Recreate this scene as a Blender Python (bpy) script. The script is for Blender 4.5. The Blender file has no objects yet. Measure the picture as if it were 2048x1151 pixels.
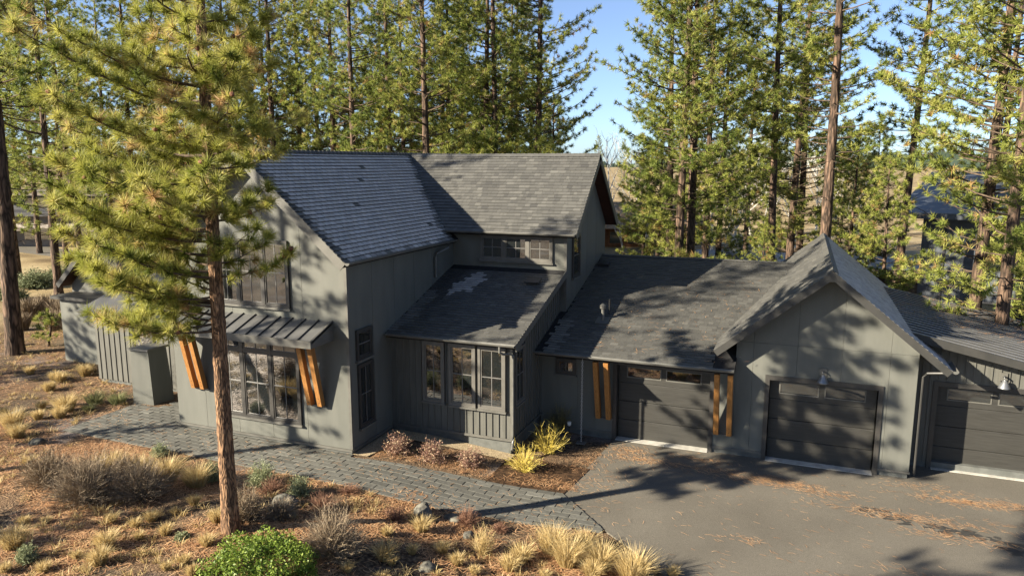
import bpy, math, random
import numpy as np
from mathutils import Vector
R = math.radians
scene = bpy.context.scene
C = scene.collection

# ---------------------------------------------------------------- camera, sky, sun, exposure
cam_d = bpy.data.cameras.new('camera'); cam = bpy.data.objects.new('camera', cam_d); C.objects.link(cam)
cam.location = (0, 0, 8.0); cam.rotation_euler = (R(90 - 9.654), 0, R(21.451))
cam_d.sensor_width = 36; cam_d.lens = 1472.1 / 2048 * 36; cam_d.clip_start = .1; cam_d.clip_end = 6000
scene.camera = cam
SUN = Vector((1.12, 1.0, -.66)).normalized()          # direction the light travels
elev = math.asin(-SUN.z); azim = math.atan2(-SUN.x, -SUN.y)
world = bpy.data.worlds.new('World'); scene.world = world; world.use_nodes = True
nt = world.node_tree; bg = nt.nodes['Background']
sky = nt.nodes.new('ShaderNodeTexSky'); sky.sky_type = 'NISHITA'; sky.sun_disc = False
sky.sun_elevation = elev; sky.sun_rotation = azim; sky.altitude = 1100; sky.air_density = .8; sky.dust_density = 1.0; sky.ozone_density = 5.5
hs = nt.nodes.new('ShaderNodeHueSaturation'); hs.inputs['Saturation'].default_value = .84
nt.links.new(sky.outputs[0], hs.inputs['Color']); nt.links.new(hs.outputs[0], bg.inputs[0]); bg.inputs[1].default_value = .056
sl = bpy.data.lights.new('sun', 'SUN'); so = bpy.data.objects.new('sun', sl); C.objects.link(so)
sl.energy = 5.0; sl.angle = R(.53); sl.color = (1, .89, .71)
so.rotation_euler = SUN.to_track_quat('-Z', 'Y').to_euler()
scene.view_settings.view_transform = 'Standard'; scene.view_settings.look = 'None'
scene.view_settings.exposure = 1.95; scene.view_settings.gamma = 1
scene.render.resolution_x, scene.render.resolution_y = 1024, 575
scene.cycles.max_bounces = 4; scene.cycles.transparent_max_bounces = 6

rng = np.random.default_rng(7); random.seed(7)
GRASS=[
(-23.70,15.23,0.23),
(-13.83,8.57,0.20),
(-22.08,14.42,0.64),
(-14.50,9.21,0.49),
(-21.20,13.94,0.46),
(-32.01,21.64,0.31),
(-15.34,10.02,0.21),
(-18.35,12.27,0.25),
(-27.20,18.64,0.35),
(-22.10,15.24,0.33),
(-22.95,15.98,0.29),
(-13.19,8.87,0.24),
(-14.90,10.19,0.16),
(-24.54,17.41,0.36),
(-24.54,17.48,0.34),
(-25.56,18.43,0.37),
(-21.61,15.61,0.44),
(-25.15,18.33,0.39),
(-25.18,18.37,0.32),
(-21.94,16.10,0.62),
(-12.98,9.41,0.16),
(-25.42,19.56,0.43),
(-25.02,19.26,0.48),
(-12.37,9.41,0.37),
(-12.73,9.87,0.39),
(-16.11,12.84,0.63),
(-13.53,10.69,0.25),
(-12.98,10.81,0.23),
(-15.44,13.09,0.54),
(-12.48,10.45,0.18),
(-12.93,11.18,0.27),
(-12.14,10.83,0.26),
(-10.92,9.68,0.14),
(-14.30,12.91,0.65),
(-12.63,11.56,0.17),
(-10.79,10.00,0.20),
(-10.33,9.75,0.23),
(-12.56,12.05,0.24),
(-13.51,13.07,0.60),
(-10.89,10.70,0.27),
(-11.40,11.52,0.32),
(-8.71,10.62,0.22),
(-8.46,11.41,0.19),
(-7.86,11.20,0.19),
(-7.21,11.41,0.20),
(-7.55,12.04,0.37),
(-7.97,12.84,0.20),
(-7.33,11.98,0.19),
(-7.19,12.57,0.21),
(-7.51,13.57,0.37),
(-6.72,13.03,0.29),
(-6.21,12.71,0.26),
(-5.74,12.53,0.19),
(-5.17,13.02,0.34),
(-5.06,13.43,0.42),
(-4.42,13.04,0.18),
(-4.59,14.06,0.62),
(-4.12,13.68,0.62),
(-3.97,14.39,0.44),
(-3.50,13.40,0.39),
(-3.43,13.81,0.56),
(-2.72,13.60,0.67),
(-2.00,14.05,0.22),
]
GREENGRASS=[
(-21.31,16.39,0.28),
(-21.77,17.02,0.53),
(-21.06,17.30,0.50),
]
TWIG=[
(-16.78,11.63,1.35,0.92),
(-15.02,11.30,1.74,1.28),
(-15.33,12.58,0.87,0.75),
(-14.09,11.99,1.42,1.00),
(-10.91,11.90,0.93,0.82),
(-10.49,12.45,0.90,0.50),
(-8.45,11.54,1.27,1.12),
]
SAGE=[
(-13.82,9.00,0.41,0.38),
(-16.11,14.39,0.50,0.44),
(-11.63,10.77,0.31,0.19),
(-13.51,13.60,0.53,0.57),
(-12.25,13.97,0.78,0.69),
(-10.97,13.78,0.63,0.51),
]
REDTWIG=[
(-11.66,13.62,0.74,0.49),
(-9.96,13.29,0.81,0.47),
(-9.94,14.39,0.62,0.27),
(-8.30,13.74,0.69,0.40),
(-6.76,14.39,0.58,0.56),
(-5.99,14.50,0.46,0.23),
]
ROCK=[
(-22.39,14.54,0.40,0.19),
(-22.97,15.20,0.58,0.26),
(-20.07,13.74,0.58,0.20),
(-19.31,20.89,0.15,0.07),
(-10.77,13.01,0.72,0.33),
(-7.83,14.32,0.57,0.33),
(-6.62,12.17,0.41,0.22),
(-7.17,14.43,0.47,0.21),
(-6.56,13.95,0.31,0.25),
]
SPIREA=[
(-10.12,16.99,0.73,0.62),
(-9.05,17.04,0.72,0.63),
(-7.99,17.27,0.71,0.57),
]
DOGWOOD=[
(-6.58,17.71,0.90,0.76),
(-6.43,19.21,1.13,0.84),
(-6.60,20.98,0.94,0.97),
]
BROOM=[
(-5.96,13.44,0.75,0.75),
]
GREENSHRUB=[
(-9.18,10.32,2.06,1.20),
]
LEFTBRUSH=[
(-34.81,23.73,0.97,0.73),
(-36.69,25.46,1.29,1.03),
(-36.44,26.23,1.57,1.10),
(-33.35,24.31,1.21,0.87),
(-33.92,25.28,1.50,1.20),
(-30.59,23.20,0.91,0.91),
]
LEFTBUSH=[
(-43.07,28.97,1.77,0.89),
(-46.07,32.53,2.60,1.30),
(-47.43,35.32,2.42,1.17),
(-49.78,39.56,3.02,1.13),
]
SAPLING=[
(-30.70,21.96,1.99,1.66),
]
BACKPINES=[
(-38.37,46.13,1,0.95),
(-32.79,40.36,1,1.00),
(-40.64,52.00,3,1.20),
(-36.36,47.73,0,1.00),
(-41.02,56.72,4,1.10),
(-28.68,40.95,1,0.98),
(-34.72,51.36,3,1.10),
(-24.15,36.78,0,1.00),
(-34.83,56.06,3,1.30),
(-39.68,64.82,1,1.10),
(-25.58,42.96,4,1.00),
(-28.23,49.52,0,1.00),
(-31.25,55.85,3,1.20),
(-19.68,37.10,1,1.00),
(-27.20,53.48,3,1.30),
(-32.43,64.28,4,1.10),
(-23.11,46.58,1,0.95),
(-24.31,51.56,4,0.95),
(-24.86,54.61,3,1.10),
(-17.96,41.26,4,0.95),
(-16.88,40.09,0,1.00),
(-25.77,65.08,1,1.00),
(-19.38,50.40,4,0.90),
(-21.47,58.16,3,1.30),
(-14.74,41.46,1,1.00),
(-18.07,55.11,3,1.00),
]
RIGHTPINES=[
(-10.23,50.98,3,0.75),
(-8.18,45.27,3,0.80),
(-7.12,43.42,1,0.90),
(-5.14,33.61,0,0.95),
(-4.67,34.28,1,0.95),
(-4.83,41.72,0,0.90),
(-4.97,49.75,4,0.90),
(-3.95,59.87,4,0.80),
(-1.57,32.96,3,0.42),
(-1.22,37.98,2,1.00),
(-0.51,42.00,1,0.95),
(-0.02,47.00,4,0.95),
(0.90,33.99,5,1.00),
(2.98,65.93,3,0.80),
(2.59,45.93,3,0.75),
(5.17,61.78,3,0.85),
(3.42,33.83,3,0.68),
(4.44,39.75,2,1.00),
(5.98,30.42,1,0.95),
(11.37,54.83,1,1.00),
(6.30,27.79,4,0.90),
]
LEFTPINES=[
(-30.77,20.55,5,1.15),
(-51.14,35.05,0,0.90),
(-73.81,51.49,1,1.00),
(-63.34,45.52,0,1.00),
(-41.79,30.95,1,0.95),
(-48.63,36.82,2,0.90),
(-45.66,35.76,2,1.00),
(-66.26,53.24,4,1.00),
(-50.48,42.51,0,0.90),
(-44.93,39.77,0,1.00),
(-60.28,55.59,1,1.00),
(-41.99,40.01,1,1.00),
(-43.87,45.22,4,1.00),
(-58.13,62.02,4,1.00),
(-37.33,41.74,0,1.00),
(-42.88,50.18,4,0.95),
]
FARPINES=[
(-76.8,83.9,4,0.67),(-84.3,65.3,3,0.75),(-1.3,123.9,3,0.62),(-83.3,77.9,1,0.79),(-132.2,89.1,3,0.75),(-93.7,92.1,3,0.57),(-52.5,229.4,1,0.61),(-117.2,143.5,3,0.55),(-102.3,129.3,3,0.76),(-50.0,131.0,3,0.66),(-96.8,88.2,0,0.57),(-79.3,172.4,4,0.73),(-122.0,107.0,0,0.65),(-112.0,112.6,3,0.60),(-70.1,138.3,1,0.78),(-86.3,68.5,1,0.62),(-55.3,208.9,1,0.62),(-112.2,75.7,0,0.77),(34.2,163.9,3,0.55),(-116.6,146.3,4,0.77),]
ASPENS=[
(-18.01,72.80,9.0),
(-13.34,58.50,4.5),
(-12.20,60.79,4.5),
(-10.60,57.02,3.0),
(-7.43,63.57,8.0),
(-7.09,65.62,9.0),
(-6.01,61.71,6.5),
(-5.54,63.76,8.0),
(-5.22,65.79,9.0),
(-3.51,61.90,9.0),
(-3.42,69.92,8.0),
(-16.00,78.38,9.0),
(-0.44,70.00,8.0),
(3.65,71.91,8.0),
(-2.26,75.97,9.0),
(1.32,77.99,9.0),
(3.77,59.88,6.0),
(-5.50,79.81,9.0),
(-9.93,77.36,9.0),
]

# ---------------------------------------------------------------- helpers
def S(a, b, v):
    t = np.clip((v - a) / (b - a), 0, 1); return t * t * (3 - 2 * t)
def zg(x, y):
    return -.3 * S(-10.5, -5.8, x) + .28 * S(14.1, 11.6, y) * S(-5.0, -8.0, x)
def hump(x, y):
    return (.035 * np.sin(x * 2.1 + 1.3 * np.sin(y * 1.7)) + .03 * np.sin(y * 2.6 + x * .9)) * S(14.5, 13.0, y) * S(-4.6, -6.2, x)
def gz(x, y): return float(zg(np.float64(x), np.float64(y)) + hump(np.float64(x), np.float64(y)))

MATS = {}
def nodes(name):
    m = bpy.data.materials.new(name); m.use_nodes = True; MATS[name] = m
    t = m.node_tree; return m, t, t.nodes['Principled BSDF'], t.nodes.new, t.links.new
def setp(b, rough=.6, spec=.5, metal=0):
    b.inputs['Roughness'].default_value = rough; b.inputs['Specular IOR Level'].default_value = spec; b.inputs['Metallic'].default_value = metal
def noisemat(name, c1, c2, scale=6, rough=.7, spec=.3, bump=0, bscale=60, metal=0, stretch=(1, 1, 1), detail=6, contrast=(.35, .65), coord='Object'):
    m, t, b, N, Lk = nodes(name); setp(b, rough, spec, metal)
    tc = N('ShaderNodeTexCoord'); mp = N('ShaderNodeMapping'); mp.inputs['Scale'].default_value = stretch
    Lk(tc.outputs[coord], mp.inputs[0])
    no = N('ShaderNodeTexNoise'); no.inputs['Scale'].default_value = scale; no.inputs['Detail'].default_value = detail
    Lk(mp.outputs[0], no.inputs['Vector'])
    r = N('ShaderNodeValToRGB'); r.color_ramp.elements[0].position = contrast[0]; r.color_ramp.elements[1].position = contrast[1]
    r.color_ramp.elements[0].color = (*c1, 1); r.color_ramp.elements[1].color = (*c2, 1)
    Lk(no.outputs[0], r.inputs[0]); Lk(r.outputs[0], b.inputs['Base Color'])
    if bump:
        n2 = N('ShaderNodeTexNoise'); n2.inputs['Scale'].default_value = bscale; n2.inputs['Detail'].default_value = 8; Lk(mp.outputs[0], n2.inputs['Vector'])
        bp = N('ShaderNodeBump'); bp.inputs['Strength'].default_value = bump; bp.inputs['Distance'].default_value = .02
        Lk(n2.outputs[0], bp.inputs['Height']); Lk(bp.outputs[0], b.inputs['Normal'])
    return m
def tonemat(name, cols, rough=.7, spec=.3, trans=0, noise=0, nscale=40, bump=0):
    """colour from the 'tone' attribute through a ramp; cols = [(pos, colour)...]"""
    m, t, b, N, Lk = nodes(name); setp(b, rough, spec)
    a = N('ShaderNodeAttribute'); a.attribute_name = 'tone'
    r = N('ShaderNodeValToRGB'); e = r.color_ramp.elements
    while len(e) < len(cols): e.new(.5)
    for k, (p, c) in enumerate(cols): e[k].position = p; e[k].color = (*c, 1)
    Lk(a.outputs['Fac'], r.inputs[0]); out = r.outputs[0]
    if noise:
        tc = N('ShaderNodeTexCoord'); no = N('ShaderNodeTexNoise'); no.inputs['Scale'].default_value = nscale; no.inputs['Detail'].default_value = 7
        Lk(tc.outputs['Object'], no.inputs['Vector'])
        mr = N('ShaderNodeMapRange'); mr.inputs[1].default_value = .3; mr.inputs[2].default_value = .7; mr.inputs[3].default_value = 1 - noise; mr.inputs[4].default_value = 1 + noise
        Lk(no.outputs[0], mr.inputs[0])
        mx = N('ShaderNodeVectorMath'); mx.operation = 'SCALE'; Lk(out, mx.inputs[0]); Lk(mr.outputs[0], mx.inputs['Scale']); out = mx.outputs[0]
        if bump:
            bp = N('ShaderNodeBump'); bp.inputs['Strength'].default_value = bump; bp.inputs['Distance'].default_value = .01
            Lk(no.outputs[0], bp.inputs['Height']); Lk(bp.outputs[0], b.inputs['Normal'])
    Lk(out, b.inputs['Base Color'])
    if trans:
        tr = N('ShaderNodeBsdfTranslucent'); Lk(out, tr.inputs[0]); ms = N('ShaderNodeMixShader'); ms.inputs[0].default_value = trans
        Lk(b.outputs[0], ms.inputs[1]); Lk(tr.outputs[0], ms.inputs[2]); Lk(ms.outputs[0], t.nodes['Material Output'].inputs[0])
    return m
M_wall = noisemat('painted_siding', (.088, .091, .080), (.112, .114, .100), 1.3, .62, .3, .2, 70, stretch=(2.2, 2.2, .5), detail=9, contrast=(.3, .7))
M_wall2 = noisemat('painted_batten_siding', (.076, .076, .066), (.098, .097, .085), 2, .6, .3, .1, 80, stretch=(6, 6, .6))
M_trim = noisemat('painted_trim', (.08, .078, .068), (.105, .102, .09), 3, .5, .4, .05)
M_frame = noisemat('window_frame_bronze', (.032, .030, .028), (.042, .040, .036), 5, .42, .45)
M_muntin = noisemat('muntin_grey', (.09, .088, .082), (.13, .125, .118), 5, .4, .5)
M_trimd = noisemat('dark_painted_trim', (.026, .026, .024), (.036, .035, .032), 3, .5, .4, .05)
M_bayframe = noisemat('bay_window_frame', (.085, .08, .07), (.105, .10, .088), 5, .45, .45)
M_gut = noisemat('gutter_metal', (.085, .085, .078), (.115, .113, .102), 4, .38, .5)
M_metal = noisemat('standing_seam_metal', (.070, .071, .070), (.095, .095, .092), 2.5, .40, .5, .03, 30)
M_seam = noisemat('metal_seam', (.03, .03, .03), (.045, .045, .044), 3, .4, .45)
M_metal2 = noisemat('dark_standing_seam', (.21, .207, .195), (.26, .256, .242), 2.5, .42, .45, .03, 30)
M_door = noisemat('garage_door_panel', (.026, .025, .022), (.036, .035, .031), 3, .5, .35, .25, 30, stretch=(.6, 1, 9))
M_white = noisemat('pale_concrete_sill', (.30, .29, .26), (.42, .41, .37), 5, .8, .2, .2, 60)
M_found = noisemat('foundation', (.08, .084, .078), (.11, .114, .106), 5, .85, .2, .2, 60)
M_wood = noisemat('stained_timber', (.20, .088, .022), (.33, .155, .045), 3, .55, .35, .3, 20, stretch=(14, 14, .8), contrast=(.3, .7))
M_under = noisemat('cedar_soffit', (.04, .018, .012), (.06, .026, .017), 3, .6, .3, .1, 20, stretch=(1, 8, 8))
M_rbase = noisemat('roof_underlay', (.018, .018, .019), (.028, .028, .028), 8, .9, .1)
M_shadow = noisemat('dark_interior', (.012, .012, .012), (.018, .018, .017), 3, .9, .1)
M_galv = noisemat('zinc_lamp', (.17, .18, .19), (.25, .26, .27), 4, .4, .5, 0, metal=.7)
M_steel = noisemat('galvanised_chain', (.40, .40, .38), (.52, .51, .48), 12, .45, .5, 0, metal=.5)
M_yellow = noisemat('flashing_lichen', (.30, .27, .07), (.38, .34, .12), 5, .6, .3)
M_black = noisemat('black_vent', (.02, .02, .02), (.03, .03, .03), 6, .5, .4)
M_shingle = tonemat('asphalt_shingle', [(0, (.032, .032, .031)), (.4, (.068, .067, .061)), (.7, (.105, .103, .093)), (.85, (.23, .215, .198)), (1, (.50, .465, .43))], .62, .42, noise=.22, nscale=55, bump=.35)
M_paver = tonemat('concrete_paver', [(0, (.058, .058, .050)), (.5, (.098, .097, .085)), (1, (.15, .148, .13))], .82, .25, noise=.2, nscale=14, bump=.25)
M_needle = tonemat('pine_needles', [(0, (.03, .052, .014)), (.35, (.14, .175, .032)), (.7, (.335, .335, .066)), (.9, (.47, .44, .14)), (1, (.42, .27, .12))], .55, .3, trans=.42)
M_needlefar = tonemat('pine_needles_far', [(0, (.026, .05, .018)), (.35, (.13, .175, .036)), (.7, (.29, .31, .066)), (.9, (.42, .40, .12)), (1, (.36, .22, .09))], .58, .25, trans=.42)
M_litter = tonemat('fallen_needles', [(0, (.10, .055, .03)), (.5, (.32, .165, .078)), (1, (.58, .37, .20))], .6, .35)
M_grass = tonemat('dry_grass', [(0, (.18, .12, .05)), (.5, (.42, .31, .13)), (1, (.62, .50, .27))], .6, .3, trans=.3)
M_ggrass = tonemat('green_grass', [(0, (.10, .11, .05)), (.5, (.2, .22, .1)), (1, (.40, .36, .18))], .6, .3, trans=.3)
M_twig = tonemat('grey_twigs', [(0, (.10, .075, .05)), (.5, (.22, .17, .115)), (1, (.36, .29, .2))], .8, .2)
M_rtwig = tonemat('red_twigs', [(0, (.09, .05, .035)), (.5, (.19, .10, .065)), (1, (.30, .17, .11))], .8, .2)
M_sage = tonemat('sage_leaves', [(0, (.08, .095, .05)), (.5, (.20, .23, .12)), (1, (.36, .37, .22))], .7, .2, trans=.2)
M_glossy = tonemat('glossy_leaves', [(0, (.028, .055, .008)), (.5, (.085, .145, .018)), (1, (.20, .26, .045))], .5, .25, trans=.25)
M_spirea = tonemat('russet_leaves', [(0, (.15, .08, .06)), (.5, (.34, .20, .145)), (1, (.48, .40, .25))], .6, .3, trans=.2)
M_dog = tonemat('yellow_stems', [(0, (.26, .2, .03)), (.5, (.42, .33, .06)), (1, (.55, .44, .12))], .5, .35)
M_ddog = tonemat('dark_stems', [(0, (.05, .045, .02)), (.5, (.12, .1, .04)), (1, (.2, .17, .07))], .5, .35)
M_birch = noisemat('white_bark', (.45, .43, .38), (.68, .66, .6), 9, .7, .2)
M_cone = noisemat('pine_cone', (.10, .045, .025), (.19, .09, .05), 20, .7, .2)
M_rock = noisemat('lichen_rock', (.045, .043, .038), (.15, .145, .12), 7, .9, .2, .6, 18)
M_mulch = noisemat('bark_mulch', (.022, .014, .009), (.085, .05, .028), 9, .95, .1, .9, 30, detail=12)
M_gravel = noisemat('tan_gravel', (.16, .12, .07), (.50, .40, .26), 45, .9, .2, 1, 45, detail=3)
M_hill = noisemat('forest_hill', (.03, .045, .035), (.05, .07, .05), .02, .9, .1)
# bark of the pines
def barkmat(name, lo, mid, hi, sc):
    m, t, b, N, Lk = nodes(name); setp(b, .85, .2)
    tc = N('ShaderNodeTexCoord'); mp = N('ShaderNodeMapping'); mp.inputs['Scale'].default_value = (1, 1, .2); Lk(tc.outputs['Object'], mp.inputs[0])
    nz = N('ShaderNodeTexNoise'); nz.inputs['Scale'].default_value = sc * .6; Lk(mp.outputs[0], nz.inputs['Vector'])
    mx = N('ShaderNodeMix'); mx.data_type = 'VECTOR'; mx.inputs[0].default_value = .34; Lk(mp.outputs[0], mx.inputs[4]); Lk(nz.outputs['Color'], mx.inputs[5])
    v = N('ShaderNodeTexVoronoi'); v.feature = 'DISTANCE_TO_EDGE'; v.inputs['Scale'].default_value = sc; Lk(mx.outputs[1], v.inputs['Vector'])
    n2 = N('ShaderNodeTexNoise'); n2.inputs['Scale'].default_value = sc * 2.2; n2.inputs['Detail'].default_value = 8; Lk(mp.outputs[0], n2.inputs['Vector'])
    r = N('ShaderNodeValToRGB'); e = r.color_ramp.elements; e[0].position = .0; e[0].color = (*lo, 1); e[1].position = .32; e[1].color = (*hi, 1)
    x = e.new(.1); x.color = (*mid, 1); Lk(v.outputs['Distance'], r.inputs[0])
    mr = N('ShaderNodeMapRange'); mr.inputs[1].default_value = .3; mr.inputs[2].default_value = .7; mr.inputs[3].default_value = .6; mr.inputs[4].default_value = 1.35; Lk(n2.outputs[0], mr.inputs[0])
    ml = N('ShaderNodeVectorMath'); ml.operation = 'SCALE'; Lk(r.outputs[0], ml.inputs[0]); Lk(mr.outputs[0], ml.inputs['Scale']); Lk(ml.outputs[0], b.inputs['Base Color'])
    ad = N('ShaderNodeMath'); ad.operation = 'MULTIPLY_ADD'; ad.inputs[1].default_value = .25; Lk(n2.outputs[0], ad.inputs[0]); Lk(v.outputs['Distance'], ad.inputs[2])
    bp = N('ShaderNodeBump'); bp.inputs['Strength'].default_value = .9; bp.inputs['Distance'].default_value = .06; Lk(ad.outputs[0], bp.inputs['Height']); Lk(bp.outputs[0], b.inputs['Normal'])
    return m
M_bark = barkmat('ponderosa_bark', (.04, .026, .017), (.155, .09, .052), (.30, .18, .10), 13)
M_barkfar = barkmat('ponderosa_bark_far', (.024, .018, .013), (.068, .045, .032), (.145, .096, .066), 7)
M_limb = noisemat('limb_bark', (.05, .036, .026), (.11, .08, .055), 9, .85, .2)
def glassmat():
    m, t, b, N, Lk = nodes('window_glass'); setp(b, .015, .5)
    b.inputs['Base Color'].default_value = (.012, .014, .014, 1); b.inputs['IOR'].default_value = 2.9
    tc = N('ShaderNodeTexCoord'); no = N('ShaderNodeTexNoise'); no.inputs['Scale'].default_value = 1.3; Lk(tc.outputs['Object'], no.inputs['Vector'])
    bp = N('ShaderNodeBump'); bp.inputs['Strength'].default_value = .05; bp.inputs['Distance'].default_value = .03; Lk(no.outputs[0], bp.inputs['Height']); Lk(bp.outputs[0], b.inputs['Normal'])
    return m
M_glass = glassmat()
def groundmat():
    m, t, b, N, Lk = nodes('needle_strewn_soil'); setp(b, .95, .12)
    tc = N('ShaderNodeTexCoord'); P = tc.outputs['Object']
    def noise(s, d=6, st=None):
        n = N('ShaderNodeTexNoise'); n.inputs['Scale'].default_value = s; n.inputs['Detail'].default_value = d; src = P
        if st:
            mp = N('ShaderNodeMapping'); mp.inputs['Scale'].default_value = st; mp.inputs['Rotation'].default_value = (0, 0, .5); Lk(P, mp.inputs[0]); src = mp.outputs[0]
        Lk(src, n.inputs['Vector']); return n.outputs[0]
    def ramp(fac, p):
        r = N('ShaderNodeValToRGB'); e = r.color_ramp.elements
        while len(e) < len(p): e.new(.5)
        for k, (q, c) in enumerate(p): e[k].position = q; e[k].color = (*c, 1)
        Lk(fac, r.inputs[0]); return r.outputs[0]
    def mix(f, a, c):
        x = N('ShaderNodeMix'); x.data_type = 'RGBA'; Lk(f, x.inputs[0]); Lk(a, x.inputs[6]); Lk(c, x.inputs[7]); return x.outputs[2]
    fine = ramp(noise(26, 10, (1, 2.6, 1)), [(.3, (.020, .014, .010)), (.44, (.078, .05, .031)), (.56, (.17, .11, .065)), (.68, (.36, .25, .15))])
    dark = ramp(noise(14, 10), [(.33, (.022, .017, .013)), (.5, (.075, .055, .038)), (.68, (.20, .15, .095))])
    near = mix(ramp(noise(.55, 5), [(.42, (0, 0, 0)), (.6, (1, 1, 1))]), fine, dark)
    frost = ramp(noise(30, 6), [(.35, (.12, .105, .1)), (.65, (.26, .24, .235))])
    near = mix(ramp(noise(.42, 4), [(.56, (0, 0, 0)), (.68, (.6, .6, .6))]), near, frost)
    far = ramp(noise(.22, 10), [(.3, (.12, .085, .045)), (.5, (.25, .19, .10)), (.62, (.34, .27, .155)), (.75, (.16, .15, .07))])
    sp = N('ShaderNodeVectorMath'); sp.operation = 'LENGTH'; Lk(P, sp.inputs[0])
    mr = N('ShaderNodeMapRange'); mr.inputs[1].default_value = 36; mr.inputs[2].default_value = 55; Lk(sp.outputs['Value'], mr.inputs[0])
    col = mix(mr.outputs[0], near, far); Lk(col, b.inputs['Base Color'])
    bp = N('ShaderNodeBump'); bp.inputs['Strength'].default_value = .8; bp.inputs['Distance'].default_value = .05; Lk(noise(22, 10), bp.inputs['Height']); Lk(bp.outputs[0], b.inputs['Normal'])
    return m
M_ground = groundmat()
def asphaltmat():
    m, t, b, N, Lk = nodes('asphalt'); setp(b, .85, .25)
    tc = N('ShaderNodeTexCoord'); P = tc.outputs['Object']
    n1 = N('ShaderNodeTexNoise'); n1.inputs['Scale'].default_value = .5; n1.inputs['Detail'].default_value = 6; Lk(P, n1.inputs['Vector'])
    n2 = N('ShaderNodeTexNoise'); n2.inputs['Scale'].default_value = 90; n2.inputs['Detail'].default_value = 4; Lk(P, n2.inputs['Vector'])
    r = N('ShaderNodeValToRGB'); r.color_ramp.elements[0].position = .3; r.color_ramp.elements[1].position = .7
    r.color_ramp.elements[0].color = (.095, .086, .070, 1); r.color_ramp.elements[1].color = (.126, .115, .094, 1); Lk(n1.outputs[0], r.inputs[0])
    mr = N('ShaderNodeMapRange'); mr.inputs[1].default_value = .3; mr.inputs[2].default_value = .7; mr.inputs[3].default_value = .55; mr.inputs[4].default_value = 1.5; Lk(n2.outputs[0], mr.inputs[0])
    ml = N('ShaderNodeVectorMath'); ml.operation = 'SCALE'; Lk(r.outputs[0], ml.inputs[0]); Lk(mr.outputs[0], ml.inputs['Scale'])
    Lk(ml.outputs[0], b.inputs['Base Color'])
    bp = N('ShaderNodeBump'); bp.inputs['Strength'].default_value = .5; bp.inputs['Distance'].default_value = .01; Lk(n2.outputs[0], bp.inputs['Height']); Lk(bp.outputs[0], b.inputs['Normal'])
    return m
M_asphalt = asphaltmat()
M_stain = noisemat('wet_stain', (.030, .029, .027), (.05, .048, .044), 8, .55, .35)

def link(name, me, mat=None, parent=None):
    o = bpy.data.objects.new(name, me); C.objects.link(o)
    if mat: me.materials.append(mat)
    if parent is not None: o.parent = parent
    return o
def tag(o, label=None, cat=None, group=None, kind=None):
    if label: o['label'] = label
    if cat: o['category'] = cat
    if group: o['group'] = group
    if kind: o['kind'] = kind
    return o
def empty(name, loc=(0, 0, 0), parent=None):
    o = bpy.data.objects.new(name, None); o.empty_display_size = .3; C.objects.link(o); o.location = loc
    if parent is not None: o.parent = parent
    return o
def npmesh(name, V, F, tone=None, smooth=False):
    V = np.asarray(V, np.float32); F = np.asarray(F, np.int32); k = F.shape[1]
    me = bpy.data.meshes.new(name); me.vertices.add(len(V)); me.vertices.foreach_set('co', V.ravel())
    me.loops.add(F.size); me.loops.foreach_set('vertex_index', F.ravel())
    me.polygons.add(len(F)); me.polygons.foreach_set('loop_start', np.arange(0, F.size, k, dtype=np.int32))
    if smooth: me.polygons.foreach_set('use_smooth', np.ones(len(F), bool))
    me.update(calc_edges=True)
    if tone is not None:
        a = me.attributes.new('tone', 'FLOAT', 'POINT'); a.data.foreach_set('value', np.asarray(tone, np.float32))
    return me
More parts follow.
